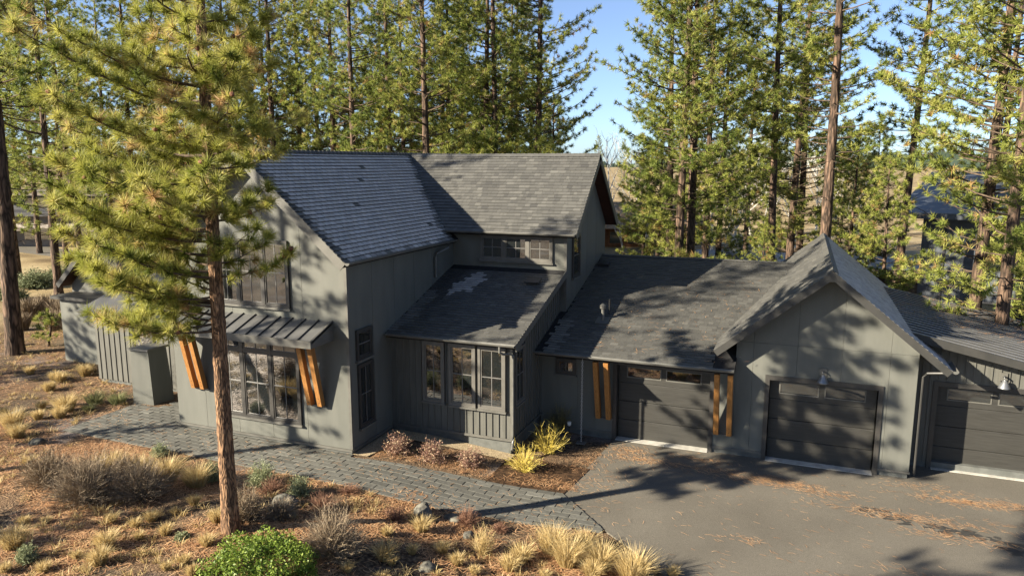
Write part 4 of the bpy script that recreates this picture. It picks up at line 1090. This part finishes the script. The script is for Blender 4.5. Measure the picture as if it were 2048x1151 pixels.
# ---------------------------------------------------------------- shrubs, grasses, rocks
def blades(n, h, spread, w, g, lean=.35, tone=(.35, .95)):
    a = g.uniform(0, 6.28, n); rr = g.uniform(0, 1, n) ** .6; B = np.stack([np.cos(a) * rr * spread * .28, np.sin(a) * rr * spread * .28, np.zeros(n)], -1)
    out = np.stack([np.cos(a + g.normal(0, .4, n)), np.sin(a + g.normal(0, .4, n)), np.zeros(n)], -1); ln = h * g.uniform(.5, 1.05, n)[:, None]; q = (lean * (.25 + rr) * g.uniform(.5, 1.5, n))[:, None]
    up = np.array([[0, 0, 1.]]); Mid = B + up * ln * .6 + out * ln * q * .45; Tip = B + up * ln * (1 - .25 * q) + out * ln * q * 1.25
    sd = np.stack([-np.sin(a), np.cos(a), np.zeros(n)], -1) * w / 2; sd = np.where(g.random((n, 1)) < .5, sd, out * w / 2)
    V = np.stack([B - sd, B + sd, Mid + sd * .8, Mid - sd * .8, Tip + sd * .15, Tip - sd * .15], 1).reshape(-1, 3)
    i = np.arange(n)[:, None] * 6; F = np.concatenate([i + np.array([[0, 1, 2, 3]]), i + np.array([[3, 2, 4, 5]])])
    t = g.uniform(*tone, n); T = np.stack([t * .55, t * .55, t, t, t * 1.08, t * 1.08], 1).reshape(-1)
    return V, F, np.clip(T, 0, 1)
def twigs(n, w, h, g, width=.008, tone=(.2, .9), curl=.25, fan=1.0, sub=3):
    """branching stems from one base, filling an ellipsoid w x h"""
    a = g.uniform(0, 6.28, n); e = np.arccos(np.clip(g.uniform(.12, 1, n), 0, 1)) * fan
    D = np.stack([np.sin(e) * np.cos(a) * w / 2, np.sin(e) * np.sin(a) * w / 2, np.cos(e) * h], -1) * g.uniform(.65, 1.05, n)[:, None]
    B = g.normal(0, .05, (n, 3)) * w; B[:, 2] = 0
    P = [(B, B + D * .55 + g.normal(0, curl * .12, (n, 3)) * h, B + D, width)]
    for _ in range(sub):
        f = g.uniform(.3, .95, n)[:, None]; s0 = B + D * f; dd = norm(D + g.normal(0, .55, (n, 3)) * np.linalg.norm(D, axis=1, keepdims=True) * .9) * h * g.uniform(.12, .34, n)[:, None]; dd[:, 2] = np.abs(dd[:, 2]) * .8
        P.append((s0, s0 + dd * .5 + g.normal(0, .015, (n, 3)), s0 + dd, width * .6))
    Vs, Ts = [], []
    t = g.uniform(*tone, n)
    for (p, m, q, wd) in P:
        sd = norm(np.cross(q - p, g.normal(size=p.shape))) * wd / 2
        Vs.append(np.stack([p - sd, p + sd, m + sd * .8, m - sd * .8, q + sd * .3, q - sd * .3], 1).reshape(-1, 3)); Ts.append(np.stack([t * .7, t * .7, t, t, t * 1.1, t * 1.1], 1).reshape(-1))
    V = np.concatenate(Vs); N_ = len(V) // 6; i = np.arange(N_)[:, None] * 6
    F = np.concatenate([i + np.array([[0, 1, 2, 3]]), i + np.array([[3, 2, 4, 5]])]); V[:, 2] = np.maximum(V[:, 2], -.02)
    return V, F, np.clip(np.concatenate(Ts), 0, 1), [(p, q) for (p, m, q, wd) in P]
def leaves(P, size, g, tone, up=.5):
    n = len(P); N_ = norm(g.normal(size=(n, 3)) + np.array([[0, 0, up]])); a = norm(np.cross(N_, g.normal(size=(n, 3)))); b = np.cross(N_, a); s = size * g.uniform(.6, 1.2, n)[:, None]
    V = np.stack([P - a * s, P + b * s * .5 + N_ * s * .12, P + a * s, P - b * s * .5 + N_ * s * .12], 1).reshape(-1, 3)
    return V, np.arange(n * 4).reshape(-1, 4), np.repeat(np.clip(tone, 0, 1), 4)
def merge(parts):
    Vs, Fs, Ts, off = [], [], [], 0
    for V, F, T in parts: Vs.append(V); Fs.append(F + off); Ts.append(T); off += len(V)
    return np.concatenate(Vs), np.concatenate(Fs), np.concatenate(Ts)
def plant(name, mesh, mat, x, y, label, cat, group, z=None):
    me = npmesh(name, *mesh); o = link(name, me, mat); o.location = (x, y, (gz(x, y) if z is None else z) - .01); return tag(o, label, cat, group)
def zone(x, y):
    if x > -5.6 and y < 16: return 'beside the driveway edge'
    if y > 14.2: return 'on the slope left of the pillar'
    if x > -9.2: return 'in the front bed right of the green shrub'
    if y > 12.4: return 'between the foreground trunk and the path'
    return 'in the lower left foreground'
cnt = {}
for i, (x, y, h) in enumerate(GRASS):
    g = np.random.default_rng(100 + i); zn = zone(x, y); c_ = cnt.get(zn, 0); cnt[zn] = c_ + 1; h = max(h * 1.05, .18)
    size = 'tall' if h > .55 else ('small' if h < .3 else 'mid-sized')
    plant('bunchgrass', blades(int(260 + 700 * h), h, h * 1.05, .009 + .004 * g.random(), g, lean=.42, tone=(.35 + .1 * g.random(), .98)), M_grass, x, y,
          '%s straw bunchgrass, %s from left %s' % (size, ordn(c_), zn), 'grass clump', 'straw bunchgrasses')
for i, (x, y, h) in enumerate(GREENGRASS):
    g = np.random.default_rng(300 + i); plant('bunchgrass', blades(420, h, h * 1.3, .012, g, lean=.6, tone=(.2, .9)), M_ggrass, x, y, 'spiky grey-green grass clump, %s from the left before the pillar' % ordn(i), 'grass clump', 'green grasses by the pillar')
for i, (x, y, w, h) in enumerate(TWIG):
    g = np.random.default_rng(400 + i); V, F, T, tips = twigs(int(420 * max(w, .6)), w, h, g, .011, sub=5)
    lp = np.concatenate([q for p, q in tips[1:4]]); lp = lp[g.random(len(lp)) < .35]; LV = leaves(lp, .014, g, g.uniform(.3, .8, len(lp)))
    plant('dry_shrub', merge([(V, F, T), LV]), M_twig, x, y, 'leafless grey-brown twiggy shrub, %s of its kind from the left' % ordn(i), 'shrub', 'dry twiggy shrubs')
for i, (x, y, w, h) in enumerate(REDTWIG):
    g = np.random.default_rng(450 + i); V, F, T, tips = twigs(int(300 * max(w, .6)), w, h, g, .008, sub=4)
    plant('low_shrub', (V, F, T), M_rtwig, x, y, 'low reddish-brown shrub, %s of its kind from the left along the path edge' % ordn(i), 'shrub', 'reddish low shrubs')
for i, (x, y, w, h) in enumerate(SAGE):
    g = np.random.default_rng(500 + i); V, F, T, tips = twigs(260, w, h, g, .007, sub=4, tone=(.3, .8))
    lp = np.concatenate([p + (q - p) * g.uniform(.3, 1, (len(p), 1)) for p, q in tips for _ in (0, 1)]); LV = leaves(lp, .02, g, g.uniform(.25, 1, len(lp)), .8)
    plant('sage_shrub', merge([(V, F, T), LV]), M_sage, x, y, 'pale grey-green sage shrub, %s of its kind from the left' % ordn(i), 'shrub', 'sage shrubs')
for i, (x, y, w, h) in enumerate(SPIREA):
    g = np.random.default_rng(550 + i); V, F, T, tips = twigs(150, w * 1.1, h * 1.1, g, .007, sub=4, tone=(.1, .5))
    lp = np.concatenate([p + (q - p) * g.uniform(.4, 1, (len(p), 1)) for p, q in tips for _ in (0, 1)]); LV = leaves(lp, .026, g, g.uniform(0, 1, len(lp)), .6)
    plant('russet_shrub', merge([(V, F, T * .4), LV]), M_spirea, x, y, 'round russet-leaved shrub below the bay, %s from the left of three' % ordn(i), 'shrub', 'russet shrubs below the bay')
for i, (x, y, w, h) in enumerate(DOGWOOD):
    g = np.random.default_rng(600 + i); V, F, T, tips = twigs(110, w * 1.15, h * 1.15, g, .012, sub=5, fan=.85, tone=(.3, 1))
    plant('dogwood', (V, F, T), M_ddog if i == 2 else M_dog, x, y, ('front yellow-stemmed dogwood beside the bay downspout', 'rear yellow-stemmed dogwood between the bay and the rain chain', 'dark-stemmed dogwood against the garage wall')[i], 'shrub', None)
x, y, w, h = BROOM[0]; g = np.random.default_rng(77); V, F, T, tips = twigs(120, w, h, g, .009, sub=4, fan=.8, tone=(.4, 1)); plant('broom', (V, F, T), M_grass, x, y, 'upright straw-yellow broom beside a pale rock near the path', 'shrub', None)
# glossy green shrub
x, y, w, h = GREENSHRUB[0]; h *= .66; w *= 1.06; g = np.random.default_rng(9); nlf = 9000
d = norm(g.normal(size=(nlf, 3))); d[:, 2] = np.abs(d[:, 2]); lob = 1 + .10 * np.sin(d[:, 0] * 9 + 2) + .10 * np.sin(d[:, 1] * 8) + .06 * np.sin(d[:, 2] * 14 + d[:, 0] * 6)
rad_ = (g.uniform(.45, 1.03, nlf) ** .45) * lob; P_ = d * rad_[:, None] * np.array([w / 2, w / 2 * .85, h * .92]); P_[:, 2] += .06
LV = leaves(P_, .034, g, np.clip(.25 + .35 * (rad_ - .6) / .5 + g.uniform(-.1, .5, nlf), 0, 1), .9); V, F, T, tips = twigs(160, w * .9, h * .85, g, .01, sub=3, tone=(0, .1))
plant('evergreen_shrub', merge([LV, (V, F, T)]), M_glossy, x, y, 'rounded glossy bright green shrub at the foot of the foreground pine', 'shrub', None)
# brush and bushes on the far left
for i, (x, y, w, h) in enumerate(LEFTBRUSH):
    g = np.random.default_rng(700 + i); plant('tall_grass', blades(900, h * 1.2, w * .9, .03, g, lean=.25, tone=(.2, .75)), M_twig, x, y, 'tall brown grass clump, %s from the left beyond the big left trunk' % ordn(i), 'grass clump', 'brown grasses at the left')
for i, (x, y, w, h) in enumerate(LEFTBUSH):
    g = np.random.default_rng(750 + i); V, F, T, tips = twigs(420, w, h, g, .02, sub=4, tone=(.1, .5)); lp = np.concatenate([p + (q - p) * g.uniform(.3, 1, (len(p), 1)) for p, q in tips for _ in (0, 1)])
    plant('bush', merge([(V, F, T), leaves(lp, .06, g, g.uniform(0, .8, len(lp)), .6)]), M_sage, x, y, 'wide grey-green bush, %s from the left behind the brown grasses' % ordn(i), 'shrub', 'bushes at the left')
x, y, w, h = SAPLING[0]; sap = pine_meshes('sap', M_barkfar, M_needlefar, seed=31, H_=h, c0=.5, rad=w / 2, r0=.05, k=26, L=.2, w=.02, whorl=.35, base_tone=.55); put_pine(sap[:3], (x, y, gz(x, y)), 1, 0, 'small pine sapling beside the big left trunk', None, name='pine_sapling')
# rocks
for i, (x, y, w, h) in enumerate(ROCK):
    if w < .15: continue
    g = np.random.default_rng(800 + i); nu, nv = 14, 9; V = []
    off = norm(g.normal(size=(7, 3))); amp = g.uniform(.42, .8, 7)
    for a in range(nv):
        for b_ in range(nu):
            th = math.pi * a / (nv - 1); ph_ = 2 * math.pi * b_ / nu; dd = np.array([math.sin(th) * math.cos(ph_), math.sin(th) * math.sin(ph_), math.cos(th)])
            rr = min([1.0] + [amp[q] / max(dd @ off[q], .05) for q in range(7)]) * (1 + g.normal(0, .02)); V.append(dd * rr * np.array([w / 2, w / 2 * .75, h * .8]))
    F = [(a * nu + b_, a * nu + (b_ + 1) % nu, (a + 1) * nu + (b_ + 1) % nu, (a + 1) * nu + b_) for a in range(nv - 1) for b_ in range(nu)]
    o = link('rock', npmesh('rock', V, F), M_rock); o.location = (x, y, gz(x, y) + h * .15); tag(o, 'lichen-grey rock, %s from the left in the planting' % ordn(i), 'rock', 'rocks in the planting')

# low dry growth between the plants
g = np.random.default_rng(55); n = 1500; x = g.uniform(-24, -2.2, n); y = g.uniform(8.5, 14.6, n)
ok = (np.sin(x * .9 + 1.2 * np.sin(y * .8)) + np.sin(y * 1.3 + x * .4) + g.normal(0, .5, n) > .4) & (y < 14.5 - .9 * np.maximum(0, x + 4)); x, y = x[ok], y[ok]
xl = g.uniform(-38, -20.5, 900); yl = g.uniform(12.5, 27, 900); x = np.concatenate([x, xl]); y = np.concatenate([y, yl]); parts = []
for i in range(len(x)):
    V, F, T = blades(int(g.integers(7, 26)), g.uniform(.06, .26), .25, .012, g, lean=.8, tone=(.25, 1)); parts.append((V + np.array([x[i], y[i], gz(x[i], y[i])]), F, T))
o = link('ground_cover', npmesh('ground_cover', *merge(parts)), M_grass); tag(o, 'short sparse dry growth over the planting beds', 'ground cover', kind='stuff')

# ---------------------------------------------------------------- fallen pine needles
def litter(name, P, L, w, g, tone, ang=None, label=None):
    n = len(P); a = g.uniform(0, 6.28, n) if ang is None else ang + g.normal(0, .5, n)
    d = np.stack([np.cos(a), np.sin(a), g.normal(0, .10, n)], -1); ln = L * g.uniform(.6, 1.2, n)[:, None]; sd = np.stack([-np.sin(a), np.cos(a), np.zeros(n)], -1) * w / 2
    bow = sd * g.normal(0, 3, n)[:, None]
    V = np.stack([P - d * ln / 2 - sd, P - d * ln / 2 + sd, P + bow + sd, P + bow - sd, P + d * ln / 2 + sd * .5, P + d * ln / 2 - sd * .5], 1).reshape(-1, 3)
    i = np.arange(n)[:, None] * 6; F = np.concatenate([i + np.array([[0, 1, 2, 3]]), i + np.array([[3, 2, 4, 5]])])
    o = link(name, npmesh(name, V, F, np.repeat(np.clip(tone, 0, 1), 6)), M_litter); return tag(o, label, 'needles', kind='stuff')
g = np.random.default_rng(21)
def nz(x, y): return np.sin(x * 1.3 + 2 * np.sin(y * .7)) + np.sin(y * 1.9 + 1.5 * np.sin(x * .9 + 1)) + .6 * np.sin(x * 4.1 + y * 3.3)
n = 90000; x = g.uniform(-24, -1.6, n); y = g.uniform(8.5, 15.2, n); keep = (nz(x, y) + g.normal(0, .8, n) > -.05) & ((y < 14.7) | (x > -9)) & ((x < -4) | (y < 14.8 - (x + 3.7) * 1.0)) & ~((x > -1.7))
xl = g.uniform(-34, -19.5, 26000); yl = g.uniform(13, 26, 26000)
kl = (nz(xl, yl) + g.normal(0, .9, 26000) > -.1)
x = np.concatenate([x[keep], xl[kl]]); y = np.concatenate([y[keep], yl[kl]])
P = np.stack([x, y, zg(x, y) + hump(x, y) + g.uniform(.006, .04, len(x))], -1)
litter('needle_litter', P, .22, .0125, g, g.normal(.56, .3, len(P)), label='orange pine needles strewn over the planting beds')
n = 9000; x = g.uniform(-10.6, -4.9, n); y = g.uniform(16.3, 19.9, n); keep = (y > 16.42 + .1 * (x + 11)) & ((y < 17.9) | (x > -7.1)) & (nz(x * 2, y * 2) + g.normal(0, .9, n) - .5 * (y - 17) > -.3) & (g.random(n) < np.clip(1.25 - (y - 16.5) * .3, .1, 1))
P = np.stack([x[keep], y[keep], zg(x[keep], y[keep]) + g.uniform(.028, .05, keep.sum())], -1)
litter('needle_litter', P, .17, .009, g, g.normal(.55, .25, len(P)), label='pine needles on the mulch below the bay')
# on asphalt: single needles pairs and drifts
pts = []; n = 1000; x = g.uniform(-4.8, 9, n); y = g.uniform(10, 20.8, n); pts.append(np.stack([x, y], -1))
for cx, cy, sx, sy, k in [(-3.6, 19.7, .9, .16, 500), (-1.6, 19.6, .8, .2, 260), (-.2, 19.5, .55, .17, 420), (.9, 19.3, .5, .15, 200), (2.6, 18.6, 1.0, .14, 420), (3.7, 17.9, .7, .12, 200), (4.3, 20.0, .7, .13, 420), (5.6, 20.2, .6, .1, 240), (3.4, 20.6, .5, .15, 120), (-4.3, 17.9, .35, .6, 110), (-2.2, 20.3, .5, .1, 150), (-.7, 16.1, .25, .08, 45), (2.5, 16.0, .3, .08, 30), (1.1, 15.2, .3, .1, 25), (6.2, 19.0, .8, .12, 200), (-4.2, 20.2, .4, .2, 250)]:
    pts.append(np.stack([g.normal(cx, sx, k), g.normal(cy, sy, k) - .18 * (g.normal(0, .3, k))], -1))
q = np.concatenate(pts); ok = (q[:, 0] > -5.1) & (q[:, 1] < 20.9); q = q[ok]; P = np.column_stack([q, np.full(len(q), -.292) + g.uniform(.004, .03, len(q))])
P = P[g.random(len(P)) < .75]; litter('needle_litter', P, .16, .009, g, g.normal(.7, .2, len(P)), ang=-.35, label='pine needles scattered and drifted on the asphalt drive')
n = 420; x = g.uniform(-20, -4, n); y = g.uniform(14.7, 16.4, n); P = np.stack([x, y, zg(x, np.full(n, 15.5)) + .042], -1)
litter('needle_litter', P, .17, .009, g, g.normal(.75, .2, n), ang=.0, label='loose pine needles on the paved path')
n = 500; x = g.uniform(2.9, 9, n); y = g.uniform(24.5, 29.5, n); yy = y; P = np.stack([x, y, 3.5 - .217 * (x - 3.15) + .03], -1)
litter('needle_litter', P, .2, .02, g, g.normal(.75, .2, n), ang=0, label='pine needles on the metal roof')
n = 260; x = g.uniform(-5.5, -1, n); y = g.uniform(20.6, 26, n); P = np.stack([x, y, 2.4 + .29 * (y - 20.35) + .03], -1)
litter('needle_litter', P, .2, .012, g, g.normal(.7, .2, n), label='pine needles on the garage shingles')
# damp patches on the drive
st = MB(); g = np.random.default_rng(3)
for k in range(90):
    t = g.random() ** .8; cx = 1.6 + 5.2 * t + g.normal(0, .15); cy = 18.75 - 1.25 * t + g.normal(0, .10 + .10 * t); r_ = g.uniform(.03, .14) * (.6 + t)
    m_ = 9; st.add([(cx + r_ * (1.4 + g.uniform(-.5, .5)) * math.cos(2 * math.pi * i / m_), cy + r_ * (.7 + g.uniform(-.3, .3)) * math.sin(2 * math.pi * i / m_), -.2885 + k * 2e-5) for i in range(m_)], [tuple(range(m_))])
tag(st.build('damp_stain', M_stain), 'dark damp patches on the asphalt before the right garage doors', 'stain', kind='stuff')

# ---------------------------------------------------------------- neighbouring buildings
def far_house(name, label, loc, rz): 
    r = tag(empty(name, loc), label, 'house'); r.rotation_euler = (0, 0, rz); return r
M_bwall = noisemat('neighbour_wall', (.14, .12, .10), (.18, .155, .13), 1, .8, .2, .1)
M_bdark = noisemat('neighbour_dark', (.03, .03, .033), (.05, .05, .055), 1, .6, .3)
M_bblue = noisemat('neighbour_slate', (.05, .058, .07), (.075, .085, .10), 1, .5, .4)
M_brown = noisemat('neighbour_brown_roof', (.19, .14, .085), (.26, .19, .12), 2, .8, .2)
M_stone = noisemat('neighbour_stone', (.15, .13, .11), (.36, .32, .28), 6, .9, .2, .5, 8)
M_rust = noisemat('neighbour_cedar', (.20, .085, .035), (.28, .13, .06), 3, .6, .3)
# low modern house on the far left
r = far_house('neighbour_house', 'long low modern house with flat dark roofs behind the left pines', (-66, 50, -.2), R(16))
MB().box(-22, 9, 0, 8, 0, 3.2).build('wall', M_bwall, r); MB().box(-23, 10, -1.2, 9, 3.2, 3.55).build('roof', M_bdark, r); MB().box(-23, 4, 3, 10, 3.55, 5.0).build('wall', M_bdark, r); MB().box(-24, 5, 2, 11, 5.0, 5.25).build('roof', M_bwall, r)
MB().box(-24, 3, -2.2, -.8, 2.2, 2.5).build('canopy', M_stone, r)
for k in range(7): w_ = MB().box(-20 + k * 4, -17.5 + k * 4, -.06, 0, .9, 2.1).build('window', M_glass, r)
for k in range(5): MB().box(-21 + k * 5, -17.5 + k * 5, 2.94, 3, 3.8, 4.7).build('window', M_glass, r)
# brown-roofed house behind the aspens
r = far_house('neighbour_house', 'brown-roofed house with stone pillar seen behind the twin pale pine trunks', (-14.6, 70, -.3), R(14)); r.scale = (.72, .72, .72)
MB().box(-7, 7, 0, 8, 0, 3.2).build('wall', M_rust, r)
b = MB(); b.prism([(-8.5, -2.2, 3.0), (-8.5, 10, 3.0), (-8.5, 4, 6.2)], (17, 0, 0)); b.build('roof', M_brown, r)
b = MB(); b.prism([(1.5, -4.5, 2.6), (7.5, -4.5, 2.6), (4.5, -4.5, 4.6)], (0, 7, 0)); b.build('porch_roof', M_brown, r)
MB().box(2.0, 2.8, -4.2, -3.4, 0, 2.6).build('pillar', M_stone, r); MB().box(6.2, 7, -4.2, -3.4, 0, 2.6).build('pillar', M_stone, r)
for k in range(3): MB().box(-6 + k * 2.4, -4.4 + k * 2.4, -.06, 0, .9, 2.4).build('window', M_glass, r)
# low flat roof just behind the garage ridge
r = far_house('garden_building', 'low dark flat-roofed building just behind the garage ridge', (-5.9, 47, -1.35), R(2))
MB().box(0, 13, 0, 5, 0, 2.9).build('wall', M_bdark, r); MB().box(-.6, 13.6, -.8, 5.6, 2.9, 3.35).build('roof', M_bblue, r)
for k in range(3): MB().box(1 + k * 4, 3.6 + k * 4, -.05, 0, .8, 2.3).build('window', M_glass, r)
# slate coloured house on the right
r = far_house('neighbour_house', 'dark slate house with a metal shed roof behind the right-hand pines', (5.9, 43.5, -.3), R(-14))
MB().box(0, 16, 0, 12, 0, 5.6).build('wall', M_bblue, r)
b = MB(); b.prism([(-1.2, -1.2, 5.5), (-1.2, 13, 7.4), (-1.2, 13, 7.7), (-1.2, -1.2, 5.8)], (18.5, 0, 0)); b.build('roof', M_bblue, r)
for (a, z0, w_, h_) in ((2.6, .6, 3.0, .7), (2.6, 3.0, 3.0, 1.7), (7, .8, 2.6, 1.8), (7, 3.0, 2.6, 1.7)):
    f_ = MB().box(a - .08, a + w_ + .08, -.05, 0, z0 - .08, z0 + h_ + .08).build('window', M_bdark, r); MB().box(a, a + w_, -.07, -.051, z0, z0 + h_).build('pane', M_glass, f_)
for k in range(5): MB().box(1.0 + k * 3.4, 1.1 + k * 3.4, -.06, 0, 0, 5.4).build('batten', M_bdark, r)
# marker post by the far road
r = tag(empty('marker_post', (-44.5, 42.5, 0)), 'thin striped marker post beside the far left road', 'post'); MB().box(-.07, .07, -.05, .05, 0, 1.3).build('post', M_birch, r); MB().box(-.075, .075, -.056, .056, .9, 1.1).build('band', M_bblue, r)
road = MB(); road.add([(-90, 50, .012), (-30, 38.5, .012), (-30, 41.5, .012), (-90, 54, .012)], [(0, 1, 2, 3)]); tag(road.build('road', M_asphalt), kind='structure')
